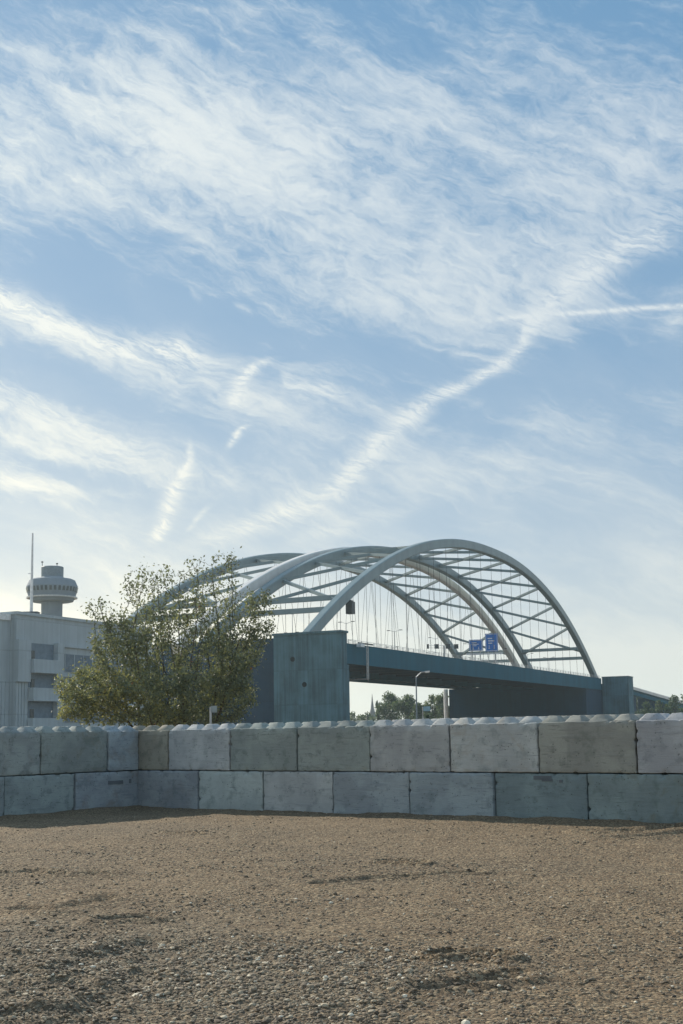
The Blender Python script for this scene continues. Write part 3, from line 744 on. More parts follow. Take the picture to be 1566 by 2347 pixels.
# abutments
def ebox(mb, a0, a1, b0, b1, z0, z1): mb.obox(bp((a0 + a1) / 2, (b0 + b1) / 2, (z0 + z1) / 2), BU * ((a1 - a0) / 2), BV * ((b1 - b0) / 2), UP * ((z1 - z0) / 2))
nb = thing('bridge_abutment', bp(-3, 8, 0), 'massive blue-grey concrete pier with two drain holes, carrying the near end of the bridges', 'abutment')
ZP = 24.95
mb = MB(); ebox(mb, -5.0, -1.6, -12.9, 4.6, -.5, ZP - .5); ebox(mb, -5.3, -1.3, -13.2, 4.9, ZP - .5, ZP); ebox(mb, -1.6, 1.6, -11.9, -2.45, -.5, 17.3)
mb.build('pier_wall', M['pier'], nb)
mb = MB(); ebox(mb, -2.2, 1.7, 5.0, 49.9, -.5, ZP - .8); mb.build('recessed_wall', M['pier_shaded'], nb)  # darker concrete copy puts the recess shade into the colour
mb = MB(); ebox(mb, -5.0, 1.6, 50.0, 66.5, -.5, ZP - .5); mb.build('pier_wall', M['pier'], nb)
for (px, py) in ((671, 1511), (698, 1569)):
    d = ray(px, py); # intersect the front face plane a = -5.0
    n_ = BU; P0 = bp(-5.0, 0, 0); tt = (P0 - Vector((0, 0, EYE))).dot(n_) / d.dot(n_); p = Vector((0, 0, EYE)) + d * tt
    mb = MB(); mb.tube([p - BU * .06, p + BU * .05], [.6, .6], 16); mb.build('drain_hole', M['hole'], nb)  # black disc on the face stands in for shade inside the hole
fb = thing('bridge_abutment', bp(292, 20, 0), 'wide dark concrete abutment in shade under the far end of the bridges', 'abutment')
mb = MB(); ebox(mb, 289.5, 300, -14.2, -2.6, -.5, ZP - .55); ebox(mb, 289.3, 300.2, -14.4, -2.4, ZP - .55, ZP - .25); mb.build('wing_wall', M['pier'], fb)
mb = MB(); ebox(mb, 262, 289.4, -2.0, 29.5, -.5, ZD - 4.75); ebox(mb, 262.1, 289.3, 29.5, 60.5, -.5, ZD - 3.3); mb.build('abutment_wall', M['pier_shaded'], fb)
mb = MB(); mb.tube([bp(260.8, 61.6, -.5), bp(260.8, 61.6, ZD - 3.3)], 1.0, 24); mb.build('lit_corner_column', M['white'], fb)  # white stands in for sunlight on the abutment's lit corner
mb = MB(); ebox(mb, 289.6, 300, -2.35, 61, -.5, ZD - 2.0); mb.build('abutment_seat', M['pier_shaded'], fb)

# approach road beyond the far end, sloping down to the right
ap = thing('approach_viaduct', bp(305, -10, 0), 'pale-edged approach road sloping down to the right beyond the abutment', 'viaduct')
def vi(px, py, Y): return at(px, py, Y)
p0, p1 = at(1440, 1572, 640), at(1600, 1618, 700)
dd = (p1 - p0).normalized(); sdv = Vector((dd.y, -dd.x, 0)).normalized()
mb = MB(); mb.obox((p0 + p1) / 2 - UP * 1.0 - sdv * 6, dd * ((p1 - p0).length / 2), sdv * 6, UP * .6); mb.build('deck', M['deck'], ap)
mb = MB(); mb.obox((p0 + p1) / 2 + sdv * .2 - UP * .5, dd * ((p1 - p0).length / 2), sdv * .18, UP * .75); mb.build('parapet', M['steel_pale_lit'], ap)
mb = MB(); mb.obox((p0 + p1) / 2 - UP * 3.0 - sdv * .5, dd * ((p1 - p0).length / 2), sdv * .4, UP * .9); mb.build('girder', M['deck'], ap)
for f_ in (.12, .38, .64, .9):
    q = p0.lerp(p1, f_); mb = MB(); mb.obox(Vector((q.x, q.y, (q.z - 2.2) / 2)) - sdv * 6, dd * .8, sdv * 4.5, UP * ((q.z - 2.2) / 2)); mb.build('column', M['pier_shaded'], ap)

# ---------------------------------------------------------------- things on the bridge
def mast_lamp(a, b, h, label, group):
    base = bp(a, b, ZD); r_ = thing('bridge_lamp', base, label, 'lamp post', group)
    mb = MB(); mb.tube([base, base + UP * h], [.12, .06], 8); mb.build('pole', M['galv'], r_)
    for sg in (-1, 1):
        mb = MB(); e = base + UP * h + BV * sg * 1.6 + UP * .25; mb.tube([base + UP * (h - .3), e], [.06, .05], 6); mb.build('arm', M['galv'], r_)
        mb = MB(); mb.obox(e + BV * sg * .45, BV * .5, BU * .17, UP * .09); mb.build('lamp_head', M['dark_metal'], r_)
ORD = ('first', 'second', 'third', 'fourth', 'fifth', 'sixth', 'seventh', 'eighth')
for i, a in enumerate((22, 55, 90, 125, 160, 195, 230, 262)):
    mast_lamp(a, 13.7, 9.0, ORD[i] + ' slim double-armed lamp post from the pier on the nearer bridge deck', 'lamp posts on the nearer bridge deck')
for i, a in enumerate((38, 78, 118, 158, 198, 238)):
    mast_lamp(a, 43.5, 9.0, ORD[i] + ' slim double-armed lamp post from the pier on the bridge behind', 'lamp posts on the farther bridge deck')

def deck_at(px, py_bottom, b):
    """deck point of lateral b under picture column px"""
    lo, hi = 0.0, 289.0
    def col(a):
        v = bp(a, b, ZD) - Vector((0, 0, EYE)); dz = v.dot(_f); return 783 + FPX * v.dot(_rr) / dz
    for _ in range(50):
        m_ = (lo + hi) / 2
        if col(m_) < px: lo = m_
        else: hi = m_
    return lo
def pxm(a, b): return FPX / (bp(a, b, 0).y)
def big_sign(x0, x1, y0, y1, b, label):
    a = deck_at((x0 + x1) / 2, 0, b); k = pxm(a, b); hw = (x1 - x0) / k / 2; hh = (y1 - y0) / k / 2
    d = ray((x0 + x1) / 2, (y0 + y1) / 2); P = Vector((0, 0, EYE)) + d * (bp(a, b, 0).y / d.y)
    toc = Vector((-P.x, -P.y, 0)).normalized(); sx = Vector((-toc.y, toc.x, 0))
    toc = (toc * .8 - BU * .6).normalized(); sx = Vector((-toc.y, toc.x, 0)); hw /= .96
    r_ = thing('road_sign', Vector((P.x, P.y, ZD)), label, 'road sign')
    mb = MB(); mb.obox(P, sx * hw, toc * .12, UP * hh); mb.build('sign_panel', M['signblue'], r_)
    mb = MB()
    t_ = .09
    for (ox, oz, w_, h_) in ((0, hh - .25, hw - .25, t_), (0, -hh + .25, hw - .25, t_)): mb.obox(P + toc * .13 + sx * ox + UP * oz, sx * w_, toc * .012, UP * h_)
    for ox in (-hw + .25, hw - .25): mb.obox(P + toc * .13 + sx * ox, sx * t_, toc * .012, UP * (hh - .35))
    mb.build('border', M['lens'], r_)
    mb = MB()
    for q, (ox, oz, w_) in enumerate(((-.25, .45, .45), (-.05, .18, .6), (-.2, -.08, .38))): mb.obox(P + toc * .13 + sx * ox * hw + UP * oz * hh, sx * w_ * hw * .8, toc * .012, UP * hh * .06)
    for ox in (-.4, .4):
        mb.obox(P + toc * .13 + sx * ox * hw - UP * .45 * hh, sx * .09, toc * .012, UP * hh * .16)
        mb.obox(P + toc * .13 + sx * ox * hw - UP * .66 * hh, sx * .28, toc * .012, UP * .12)
    mb.build('lettering', M['lens'], r_)
    mb = MB()
    for ox in (-.6, .6): mb.tube([P + sx * ox * hw - toc * .2 + UP * (-hh + .2), Vector((P.x, P.y, ZD)) + sx * ox * hw - toc * .2], .14, 8)
    mb.build('post', M['galv'], r_)
    return r_
big_sign(1076, 1106, 1466, 1492, 13.0, 'left and lower of the two blue overhead road signs')
big_sign(1113, 1141, 1452, 1493, 10.0, 'right and taller of the two blue overhead road signs')
# pale gantry beam below the signs
a_ = deck_at(1110, 0, 11); P = bp(a_, 11, ZD)
g_ = thing('sign_gantry', P, 'pale horizontal gantry beam below the two blue road signs', 'gantry')
pl, pr = at(1068, 1500, P.y), at(1152, 1497, P.y)
mb = MB(); mb.beam(pl, pr, .7, .55); mb.build('beam', M['white'], g_)
for q in (.25, .8):
    c = pl.lerp(pr, q); mb = MB(); mb.tube([Vector((c.x, c.y, ZD)), c], .2, 8); mb.build('post', M['galv'], g_)
# lane signals on a thin gantry
a_ = deck_at(1018, 0, 20); P = bp(a_, 20, ZD)
g_ = thing('signal_gantry', P, 'thin gantry carrying four small dark lane signal boxes', 'gantry')
pl, pr = at(978, 1479, P.y), at(1050, 1480, P.y); pc = at(1018, 1480, P.y)
mb = MB(); mb.beam(pl, pr, .12, .12); mb.beam(pl - UP * .9, pr - UP * .9, .12, .12); mb.build('beam', M['galv'], g_)
mb = MB(); mb.tube([Vector((pc.x, pc.y, ZD)), pc], .36, 10); mb.build('post', M['galv'], g_)
for px, w_ in ((981, .35), (1001, .75), (1027, .75), (1046, .75)):
    c = at(px, 1482, P.y - .4); mb = MB(); mb.box(c.x - w_, c.x + w_, c.y - .2, c.y + .2, c.z - .75, c.z + .75); mb.box(c.x - w_ - .08, c.x + w_ + .08, c.y - .3, c.y + .2, c.z + .752, c.z + .85); mb.build('signal_box', M['dark_metal'], g_)

# inspection gantry under the near end of the deck
ig_a = deck_at(842, 0, -3.4); P = bp(ig_a, -3.4, ZD)
g_ = thing('inspection_gantry', P, 'pale inspection gantry hung over the deck edge beside the pier', 'gantry')
mb = MB()
for da in (-.45, .45):
    mb.tube([P + BU * da + UP * .2, P + BU * da - UP * 8.4], .16, 6)
for q in range(9): mb.tube([P - BU * .45 - UP * (q * 1.0), P + BU * .45 - UP * (q + .8)], .07, 5)
mb.build('mast', M['galv'], g_)
mb = MB(); mb.beam(P + UP * .75 - BU * 5.5 , P + UP * .75 + BU * 3.5, .35, .3); mb.beam(P + UP * .75 + BV * 0, P + UP * .75 + BV * 4, .3, .28); mb.build('arm', M['dark_metal'], g_)
mb = MB(); mb.beam(P - UP * 8.3 , P - UP * 8.3 + BV * 26, 1.0, .35); mb.build('platform', M['galv'], g_)
mb = MB(); mb.obox(P + UP * .1 - BU * 5 - BV * .4, BU * 1.2, BV * .6, UP * .45); mb.build('cabinet', M['lens'], g_)
# cradle hanging under the near leg of the first rib
pc = arch_pt('A', .078); c = at(803, 1388, pc.y + 18)
s_best = min(range(1, 400), key=lambda q: abs((lambda v: 783 + FPX * v.dot(_rr) / v.dot(_f))(arch_pt('A', q / 1000) - Vector((0, 0, EYE))) - 803))
pa = arch_pt('A', s_best / 1000)
r_ = thing('maintenance_cradle', pa - UP * 5, 'small dark maintenance cradle hanging under the nearest rib', 'cradle')
mb = MB(); mb.obox(pa - UP * 4.4, BU * 1.0, BV * .9, UP * 1.6); mb.obox(pa - UP * 2.7, BU * .8, BV * .5, UP * .25); mb.build('cage', M['dark_metal'], r_)
mb = MB(); mb.tube([pa - UP * 1.2 , pa - UP * 2.6], .12, 6); mb.build('hanger', M['dark_metal'], r_)

# ---------------------------------------------------------------- concrete building at the left
FP0, FP1 = at(-90, 1680, 186), at(360, 1680, 234); FP0.z = FP1.z = 0
fx = (FP1 - FP0).normalized(); fn = Vector((fx.y, -fx.x, 0)); FL = (FP1 - FP0).length   # fn points to the camera side
def fac(px, py):
    d = ray(px, py); O = Vector((0, 0, EYE)); tt = (FP0 - O).dot(fn) / d.dot(fn); p = O + d * tt
    return (p - FP0).dot(fx), p.z
_, ZT = fac(140, 1411)
bd = thing('concrete_building', FP0 + fx * 10, 'large pale grey concrete building with ribbed panels at the left edge', 'building')
def fbox(mb, s0, s1, d0, d1, z0, z1):
    """s along the facade, d depth behind the facade plane (negative = proud)"""
    mb.obox(FP0 + fx * (s0 + s1) / 2 - fn * (d0 + d1) / 2 + UP * (z0 + z1) / 2, fx * ((s1 - s0) / 2), fn * ((d1 - d0) / 2), UP * ((z1 - z0) / 2))
sx0, _ = fac(50, 1500); s78, _ = fac(78, 1500); s136, _ = fac(136, 1500); s150, _ = fac(150, 1500)
def zy(px, py): return fac(px, py)[1]
mb = MB(); fbox(mb, sx0, FL, 1.2, 16, -.5, ZT - .5); fbox(mb, -8, sx0, 2.4, 15, -.5, ZT - 1.5); mb.build('wall', M['facade'], bd)
mb = MB(); fbox(mb, sx0 - .2, FL + .2, .9, 16.2, ZT - .498, ZT); mb.build('parapet', M['facade'], bd)
mb = MB(); fbox(mb, sx0 - 7.5, sx0 - .3, 2.1, 8, ZT - 1.498, ZT - .5); mb.build('parapet', M['white'], bd)
mb = MB()                                               # ribbed cladding left of the stair bay
w_ = .72; q = sx0 + .1
while q < s78 - .3:
    fbox(mb, q, q + w_ * .7, 1.08, 1.198, 0, zy(60, 1560)); q += w_
q = sx0 - 7
while q < sx0 - .8:
    fbox(mb, q, q + .6, 2.28, 2.398, 0, zy(30, 1560)); q += .85
mb.build('ribbed_cladding', M['facade'], bd)
mb = MB(); fbox(mb, sx0 - .1, s78, .55, 1.198, zy(60, 1562), ZT - 4.6); mb.build('panel', M['facade'], bd)
mb = MB(); fbox(mb, s136, s150, .2, 1.198, 0, zy(140, 1474)); mb.build('column', M['facade'], bd)
for (y0, y1) in ((1512, 1539), (1577, 1603), (1646, 1672)):   # balcony parapets of the stair bay
    mb = MB(); fbox(mb, s78 + .05, s136 - .05, .0, 1.1, zy(108, y1), zy(108, y0)); fbox(mb, s78 + .05, s136 - .05, -.15, 1.15, zy(108, y1) - .3, zy(108, y1) - .002); mb.build('balcony', M['facade'], bd)
for (y0, y1) in ((1475, 1511), (1545, 1576), (1608, 1645)):
    mb = MB(); fbox(mb, s78 + .1, s136 - .1, 1.12, 1.19, zy(108, y1), zy(108, y0)); mb.build('opening', M['tower_band'], bd)
    mb = MB(); fbox(mb, s78 + .6, s78 + 1.5, 1.0, 1.119, zy(90, y1), zy(90, y1 - 20)); mb.build('window', M['glass'], bd)
s210, _ = fac(330, 1500)
for (y0, y1) in ((1500, 1540), (1565, 1600), (1625, 1655)):
    mb = MB(); fbox(mb, s150 + .3, s210, 1.08, 1.19, zy(180, y1), zy(180, y0)); f_ = mb.build('window_band', M['tower_band'], bd)
    for q in range(7):
        mb = MB(); fbox(mb, s150 + 1.2 + q * 2.6, s150 + 1.35 + q * 2.6, 1.0, 1.079, zy(180, y1), zy(180, y0)); mb.build('mullion', M['facade'], bd)
for y0 in (1481, 1548, 1612):
    mb = MB(); fbox(mb, s150 + .1, s210 + .4, .8, 1.19, zy(180, y0 + 4), zy(180, y0)); mb.build('ledge', M['facade'], bd)
# roof mast and plant box
p = at(72, 1398, 205); 
r_ = thing('roof_mast', Vector((p.x, p.y, ZT - .5)), 'tall thin pale mast on the roof of the concrete building', 'mast')
tp = at(73, 1222, 205); base = Vector((p.x, p.y, ZT - .5)); hgt = tp.z - base.z
mb = MB(); mb.tube([base, base + UP * hgt * .52, base + UP * hgt], [.28, .21, .13], 10); mb.build('pole', M['white'], r_)
mb = MB(); mb.tube([base + UP * hgt * .52 + Vector((-.65, 0, 0)), base + UP * hgt * .52 + Vector((.1, 0, 0))], .06, 6); mb.build('bracket', M['galv'], r_)
mb = MB(); c = base; mb.box(c.x - 1.0, c.x + 1.2, c.y - 1, c.y + 1, ZT - .5, ZT + .35); mb.box(c.x - 1.1, c.x + 1.3, c.y - 1.1, c.y + 1.1, ZT + .351, ZT + .45); mb.build('base_box', M['dark_plate'], r_)

# ---------------------------------------------------------------- lookout tower
TY = 430; tc_ = at(119, 1400, TY); kk = TY / FPX
def tz(py): return at(119, py, TY).z
tw = thing('lookout_tower', (tc_.x, TY, 0), 'round concrete lookout tower with a wide windowed pod behind the building', 'tower')
def tl(prof, name, mat, n=48): m_ = MB(); m_.lathe([(r * kk, z) for r, z in prof], n, (tc_.x, TY, 0)); return m_.build(name, mat, tw, False)
tl([(24, -.5), (24, tz(1379))], 'shaft', M['tower'])
pod = tl([(24.2, tz(1380)), (44, tz(1380)), (48, tz(1379)), (52.5, tz(1370)), (58.3, tz(1350)), (58.3, tz(1345)), (52, tz(1331)), (47, tz(1328.5)), (33, tz(1327.5)), (27, tz(1324)), (24, tz(1322.5))], 'pod', M['tower'])
pod2 = tl([(23.2, tz(1324)), (25.2, tz(1323)), (25.4, tz(1301)), (24, tz(1299.5)), (10, tz(1299))], 'cap', M['tower_band'])
for q in range(36):
    a = 2 * math.pi * q / 36; r0, r1 = 56.2 * kk, 58.2 * kk; z0_, z1_ = tz(1358), tz(1348)
    ca, sa = math.cos(a), math.sin(a); tv = Vector((-sa, ca, 0)); rv = Vector((ca, sa, 0))
    m_ = MB(); p0 = Vector((tc_.x, TY, 0)) + rv * r0 + UP * z0_; p1 = Vector((tc_.x, TY, 0)) + rv * r1 + UP * z1_
    m_.obox((p0 + p1) / 2, tv * .42, rv * .12, (p1 - p0) / 2); m_.build('window', M['glass'], tw)
m_ = MB(); m_.lathe([(57.0 * kk, tz(1372)), (57.6 * kk, tz(1372)), (57.6 * kk, tz(1369)), (57.0 * kk, tz(1369))], 48, (tc_.x, TY, 0)); m_.build('gallery_rail', M['galv'], tw)
for (px, y0, h_) in ((97, 1299.5, 14), (131, 1299.5, 9)):
    p = at(px, y0, TY); m_ = MB(); m_.tube([Vector((p.x, TY, tz(1299.6))), Vector((p.x, TY, tz(1299.6) + h_ * kk))], .13, 6); m_.obox(Vector((p.x, TY, tz(1299.6) + h_ * kk * .85)), Vector((.35, 0, 0)), Vector((0, .15, 0)), UP * .22); m_.build('antenna', M['dark_metal'], tw)

# ---------------------------------------------------------------- street lamp and small signs behind the wall
LY = 135; lb = at(957, 1700, LY); lb.z = 0
r_ = thing('street_lamp', lb, 'grey street lamp with one bent arm in front of the bridge deck', 'street lamp')
top = at(954, 1552, LY)
mb = MB(); mb.tube([lb, Vector((lb.x + .0, LY, top.z * .55)), Vector((top.x, LY, top.z))], [.11, .085, .065], 10); mb.build('pole', M['pole'], r_)
e1, e2 = at(966, 1541, LY), at(974, 1540, LY)
mb = MB(); mb.tube([top, e1, e2], [.07, .06, .055], 8); mb.build('arm', M['galv'], r_)
e3 = at(985, 1539, LY); mb = MB(); mb.obox((e2 + e3) / 2, (e3 - e2) / 2, Vector((0, .16, 0)), UP * .08); mb.obox((e2 + e3) / 2 - UP * .09, (e3 - e2) / 2.6, Vector((0, .1, 0)), UP * .03); mb.build('lamp_head', M['lens'], r_)
def small_sign(px0, px1, py0, py1, Y, mat, label, pole_px, shape='box'):
    b0 = at(pole_px, 1700, Y); b0.z = 0; r_ = thing('small_sign', b0, label, 'sign')
    a, b = at(px0, py0, Y), at(px1, py1, Y)
    mb = MB(); mb.tube([b0, Vector((b0.x, Y, a.z))], .04, 8); mb.build('post', M['galv'], r_)
    mb = MB(); mb.box(a.x, b.x, Y - .075, Y - .05, b.z, a.z); mb.box(a.x - .03, b.x + .03, Y - .05, Y - .04, b.z - .03, a.z + .03); mb.build('sign_panel', mat, r_)
small_sign(486, 496, 1620, 1631, 40, plain('weathered_sign', (.32, .36, .36), .6), 'small pale sign on a thin post in front of the tree foot', 483)
small_sign(971, 986, 1620, 1629, 120, plain('pale_blue_panel', (.25, .40, .48), .5), 'small pale blue sign beside the street lamp post', 971)

# ---------------------------------------------------------------- vegetation
def leaves(P, size, mat, name, parent, tint, aspect=1.6, up_bias=.0):
    n = len(P); d = RNG.normal(size=(n, 3)); d[:, 2] -= .25; d /= np.linalg.norm(d, axis=1)[:, None]
    e = np.cross(d, RNG.normal(size=(n, 3))); e /= np.linalg.norm(e, axis=1)[:, None]; nn = np.cross(d, e)
    s_ = (size * RNG.uniform(.6, 1.3, n))[:, None]
    a = P; b = P + d * s_ * .5 + e * s_ * .5 / aspect + nn * s_ * .08; c = P + d * s_; f = P + d * s_ * .5 - e * s_ * .5 / aspect + nn * s_ * .08
    V = np.stack([a, b, c, f], 1).reshape(-1, 3); F = np.arange(4 * n).reshape(-1, 4)
    return fast_mesh(name, V, F, mat, False, np.repeat(tint, 4), parent)
def colonize(attr, roots, step=.16, kill=.28, infl=1.6, iters=160):
    nodes = [np.array(r) for r in roots]; par = [-1] * len(nodes); A = attr.copy(); N = np.array(nodes)
    for _ in range(iters):
        if not len(A): break
        D = np.linalg.norm(A[:, None] - N[None], axis=2); near = D.argmin(1); dm = D.min(1)
        newn = []; newp = []
        use = dm < max(infl, dm.min() + .3)
        for i in np.unique(near[use]):
            v = (A[use & (near == i)] - N[i]); v /= np.linalg.norm(v, axis=1)[:, None] + 1e-9; v = v.mean(0) + RNG.normal(0, .12, 3)
            v /= np.linalg.norm(v) + 1e-9; q = N[i] + v * step
            newn.append(q); newp.append(int(i))
        if not newn: break
        N = np.concatenate([N, np.array(newn)]); par += newp
        A = A[np.linalg.norm(A[:, None] - np.array(newn)[None], axis=2).min(1) > kill]
        if len(N) > 7000: break
    return N, np.array(par)
def skeleton_mesh(N, par, base_r, mat, name, parent, twig=.006, power=2.3, chop=0):
    n = len(N); w = np.zeros(n); child = np.zeros(n, int)
    for i in range(n): 
        if par[i] >= 0: child[par[i]] += 1
    w[child == 0] = 1
    for i in range(n - 1, -1, -1):
        if par[i] >= 0: w[par[i]] += w[i]
    r = twig * np.maximum(w, 1) ** (1 / power); r = r * min(1.0, base_r / r.max())
    mb = MB(); V = []; F = []; k = 5; off = 0
    for i in range(n):
        p = par[i]
        if p < 0: continue
        a, b = Vector(N[p]), Vector(N[i]); d = (b - a)
        if d.length < 1e-5: continue
        d.normalize(); e = d.orthogonal().normalized(); f_ = d.cross(e); kk_ = 6 if r[i] > .03 else 3
        for (c, rr_) in ((a, min(r[p], r[i] * 1.25)), (b, r[i])):
            for m_ in range(kk_):
                t_ = 2 * math.pi * m_ / kk_; V.append(tuple(c + (e * math.cos(t_) + f_ * math.sin(t_)) * rr_))
        for m_ in range(kk_):
            m2 = (m_ + 1) % kk_; F.append((off + m_, off + m2, off + kk_ + m2, off + kk_ + m_))
        off += 2 * kk_
    mb.add(V, F); return mb.build(name, mat, parent), w, child

def main_tree():
    TYY = 42.0
    base = at(395, 1700, TYY); base.z = .05
    root = thing('tree', base, 'large loose olive-green tree behind the wall, hiding the left end of the bridge', 'tree')
    lobes = [ # px, py, rx, ry, depth(m), weight, leaf density
        (335, 1345, 58, 58, 1.0, 1.0, .62), (222, 1392, 26, 24, .4, .30, .55), (385, 1320, 35, 35, .7, .35, .45), (300, 1480, 95, 75, 1.8, 1.5, 1.0), (228, 1585, 98, 62, 2.0, 2.2, 1.1),
        (185, 1620, 52, 36, 1.2, .8, 1.1), (395, 1430, 110, 75, 2.2, 1.6, .78), (395, 1580, 150, 80, 2.8, 3.0, 1.15), (460, 1310, 48, 42, .9, .6, .45), (525, 1290, 38, 32, .7, .45, .45),
        (500, 1390, 105, 62, 1.8, 1.4, .62), (597, 1385, 38, 40, .8, .5, .8), (590, 1445, 48, 26, .9, .6, .9), (520, 1495, 85, 60, 1.8, 1.3, 1.0), (535, 1575, 55, 60, 1.5, 1.3, 1.0), (400, 1645, 170, 28, 2.0, 1.8, 1.05), (250, 1430, 45, 40, 1.0, .5, .7)]
    A = []; 
    tot = sum(l[5] for l in lobes)
    for (px, py, rx, ry, dz, wt, ld) in lobes:
        n = int(3000 * wt / tot); c = at(px, py, TYY); k = TYY / FPX
        q = RNG.normal(size=(n, 3)); q /= np.linalg.norm(q, axis=1)[:, None]; q *= (RNG.random(n) ** (1 / 2.2))[:, None]
        A.append(np.array(c)[None] + q * np.array([rx * k, dz, ry * k])[None])
    A = np.concatenate(A); A = A[A[:, 2] > .4]
    roots = []; par0 = []
    N0 = [np.array(base), np.array(base) + [0.05, 0, .5]]
    Nn, par = colonize(A, [np.array(base) + np.array([dx, dy, 0.0]) for dx, dy in ((-.35, 0), (.1, .25), (.45, -.1), (-.9, .3), (.9, .2))], .15, .22, 2.2, 130)
    _, w, child = skeleton_mesh(Nn, par, .15, M['bark'], 'trunk', root, .0055)
    # twigs with leaves in small bunches
    tips = np.where(w < 9)[0]
    P = []; T = []
    for i in tips:
        nn = Nn[i]; u_ = (nn[0] - 0) 
        dens = 1.0
        k = TYY / FPX; best = 1e9; ld = .8
        for (px, py, rx, ry, dz, wt, l_) in lobes:
            c = at(px, py, TYY); e = ((nn[0] - c.x) / (rx * k)) ** 2 + ((nn[2] - c.z) / (ry * k)) ** 2
            if e < best: best = e; ld = l_
        m_ = max(0, int(RNG.normal(19 * ld * ld, 5)))
        d = Nn[i] - Nn[par[i]] if par[i] >= 0 else np.array([0, 0, 1.]);
        tt = RNG.random(m_)[:, None]
        P.append(nn[None] + d[None] * (tt * 2 - 1) * 1.0 + RNG.normal(0, .11, (m_, 3)))
        hgt = (nn[2]) / 7.0
        low_left = math.exp(-((nn[0] + 7.6) / 1.6) ** 2 - ((nn[2] - 2.6) / 1.3) ** 2)
        warm = .36 + .22 * low_left + .12 * mnoise.noise(Vector(nn * .9)) * 2 - .10 * hgt
        T.append(np.clip(RNG.normal(warm, .17, m_), 0, .95) + (RNG.random(m_) < .012 + .03 * low_left) * .3)
    P = np.concatenate(P); T = np.clip(np.concatenate(T), 0, 1)
    leaves(P, .115, M['leaf'], 'crown', root, T, 1.9)
    print('main tree nodes', len(Nn), 'leaves', len(P))
main_tree()

def far_tree(px, py_top, Y, half_px, label, group='trees beyond the bridge', cat='tree', name='tree', n=5200, leaf=.85, lobes=9, base_py=1655, mat='leaf_far', tmean=.5):
    c = at(px, py_top, Y); k = Y / FPX; H = c.z; Wd = half_px * k
    root = thing(name, (c.x, Y, 0), label, cat, group)
    rr = random.Random(int(px * 7 + py_top)); L = []
    for i in range(lobes):
        a = rr.uniform(-1, 1); hh = rr.uniform(.42, .93) * (1 - .35 * a * a)
        L.append((c.x + a * Wd * .72, Y + rr.uniform(-.5, .5) * Wd, H * hh, Wd * rr.uniform(.30, .50), H * rr.uniform(.13, .22)))
    L.append((c.x + rr.uniform(-.2, .2) * Wd, Y, H * .88, Wd * .35, H * .13)); L.append((c.x, Y, H * .35, Wd * .8, H * .3))
    P = []; T = []
    for (x, y, z, rx, rz) in L:
        m_ = n // len(L); q = RNG.normal(size=(m_, 3)); q /= np.linalg.norm(q, axis=1)[:, None]; q *= (RNG.random(m_) ** .45)[:, None]
        pp = np.array([x, y, z])[None] + q * np.array([rx, rx, rz])[None]
        nz = np.array([mnoise.noise(Vector(p_ / (Wd * .35))) for p_ in pp]); kp = nz > -.42 + RNG.random(m_) * .1
        pp = pp[kp]; P.append(pp); T.append(np.clip(RNG.normal(tmean, .2, len(pp)) + q[kp][:, 2] * .15, 0, 1))
    P = np.concatenate(P); T = np.concatenate(T); ok = P[:, 2] > .3; P, T = P[ok], T[ok]
    leaves(P, leaf, M[mat], 'crown', root, T, 1.3)
    mb = MB(); mb.tube([Vector((c.x, Y, 0)), Vector((c.x + Wd * .05, Y, H * .3)), Vector((c.x, Y, H * .75))], [H * .028, H * .022, H * .008], 8)
    for i in range(5):
        l_ = L[i]; mb.tube([Vector((c.x, Y, H * (.25 + .06 * i))), Vector((l_[0], l_[1], l_[2]))], [H * .013, H * .004], 6)
    mb.build('trunk', M['bark'], root)
far_tree(893, 1590, 640, 34, 'bushy green tree with a round head, left of the street lamp post')
far_tree(932, 1592, 620, 36, 'broad dark green tree directly behind the street lamp post')
far_tree(968, 1612, 600, 26, 'low green tree just right of the street lamp post')
far_tree(990, 1592, 650, 24, 'pointed light green tree between the street lamp and the white column', tmean=.75)
far_tree(1020, 1588, 640, 36, 'light green tree next to the white column', tmean=.7)
far_tree(866, 1606, 640, 8, 'thin slender young tree right of the church spire', n=900, lobes=4)
far_tree(838, 1632, 700, 22, 'low bush left of the church spire', name='bush', cat='bush', n=1500)
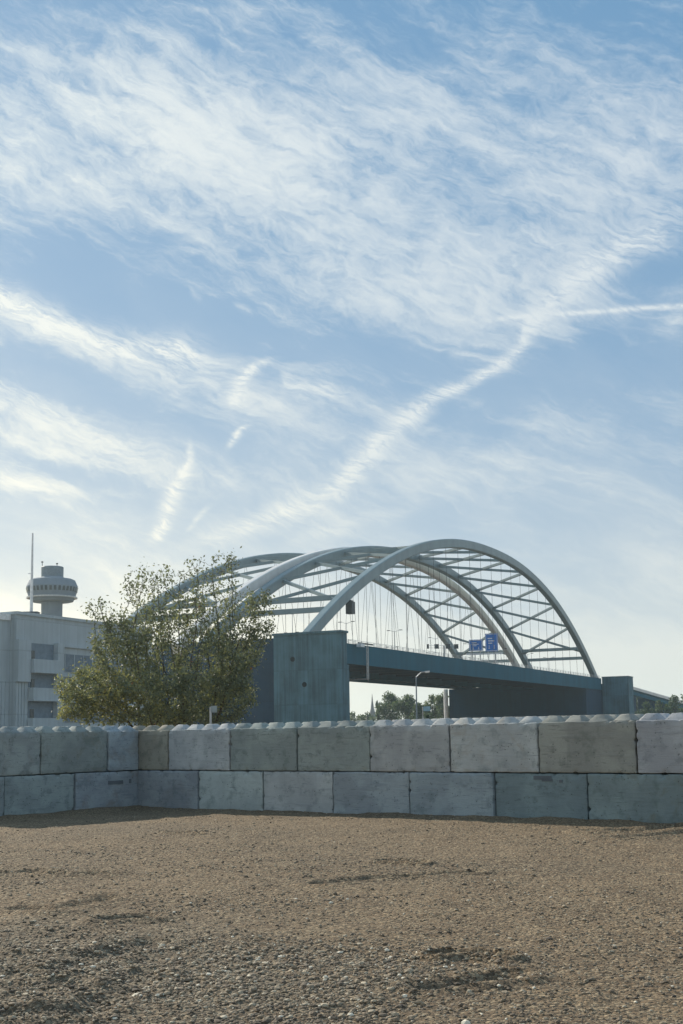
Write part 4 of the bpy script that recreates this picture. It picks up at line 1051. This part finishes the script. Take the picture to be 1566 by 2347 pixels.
far_tree(812, 1630, 720, 18, 'low pale bush next to the near pier edge', name='bush', cat='bush', n=1500, tmean=.7)
far_tree(866, 1628, 690, 22, 'low dark bush below the slender young tree', name='bush', cat='bush', n=1500)
far_tree(1545, 1592, 620, 30, 'green tree at the right edge where the approach road ends', n=3000)
far_tree(1515, 1604, 600, 24, 'lower green tree left of the one at the right edge', n=2600)
far_tree(1580, 1588, 640, 26, 'outermost green tree cut off by the right edge of the picture', n=2600)
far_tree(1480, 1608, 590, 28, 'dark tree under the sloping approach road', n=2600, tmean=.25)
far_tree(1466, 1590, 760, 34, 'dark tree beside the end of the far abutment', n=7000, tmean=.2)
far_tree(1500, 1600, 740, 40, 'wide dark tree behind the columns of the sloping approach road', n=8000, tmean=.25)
far_tree(981, 1634, 118, 9, 'small dark shrub right of the street lamp under the pale blue sign', None, 'shrub', 'shrub', n=1500, leaf=.14, tmean=.05)

# church spire
SY = 1150; p = at(853, 1590, SY); sb = at(853, 1640, SY)
ch = thing('church_spire', (p.x, SY, 0), 'slim dark pointed church spire on the horizon left of the trees', 'church')
m_ = MB(); m_.lathe([(3.4, sb.z - .6), (3.0, sb.z + 1.2), (1.5, sb.z + 7), (.75, sb.z + 13), (.12, p.z)], 8, (p.x, SY, 0)); m_.build('spire', M['slate'], ch)
m_ = MB(); m_.box(p.x - 2.9, p.x + 2.9, SY - 2.9, SY + 2.9, 0, sb.z - .62); m_.build('tower_base', M['pier_shaded'], ch)

# ---------------------------------------------------------------- haze
def haze():
    mb = MB(); mb.box(-2600, 2600, -2600, 2600, -1.2, 78)
    m = bpy.data.materials.new('haze_air'); m.use_nodes = True; t = NT(m.node_tree)
    t.n.remove(t.n['Principled BSDF']); v = t.node('ShaderNodeVolumePrincipled')
    v.inputs['Color'].default_value = (.70, .87, .95, 1); v.inputs['Density'].default_value = .00014; v.inputs['Anisotropy'].default_value = .55
    t.l.new(v.outputs[0], t.n['Material Output'].inputs['Volume'])
    o = mb.build('haze', m); tag(o, None, None, None, 'stuff'); o['label'] = 'pale blue haze in the air'
haze()
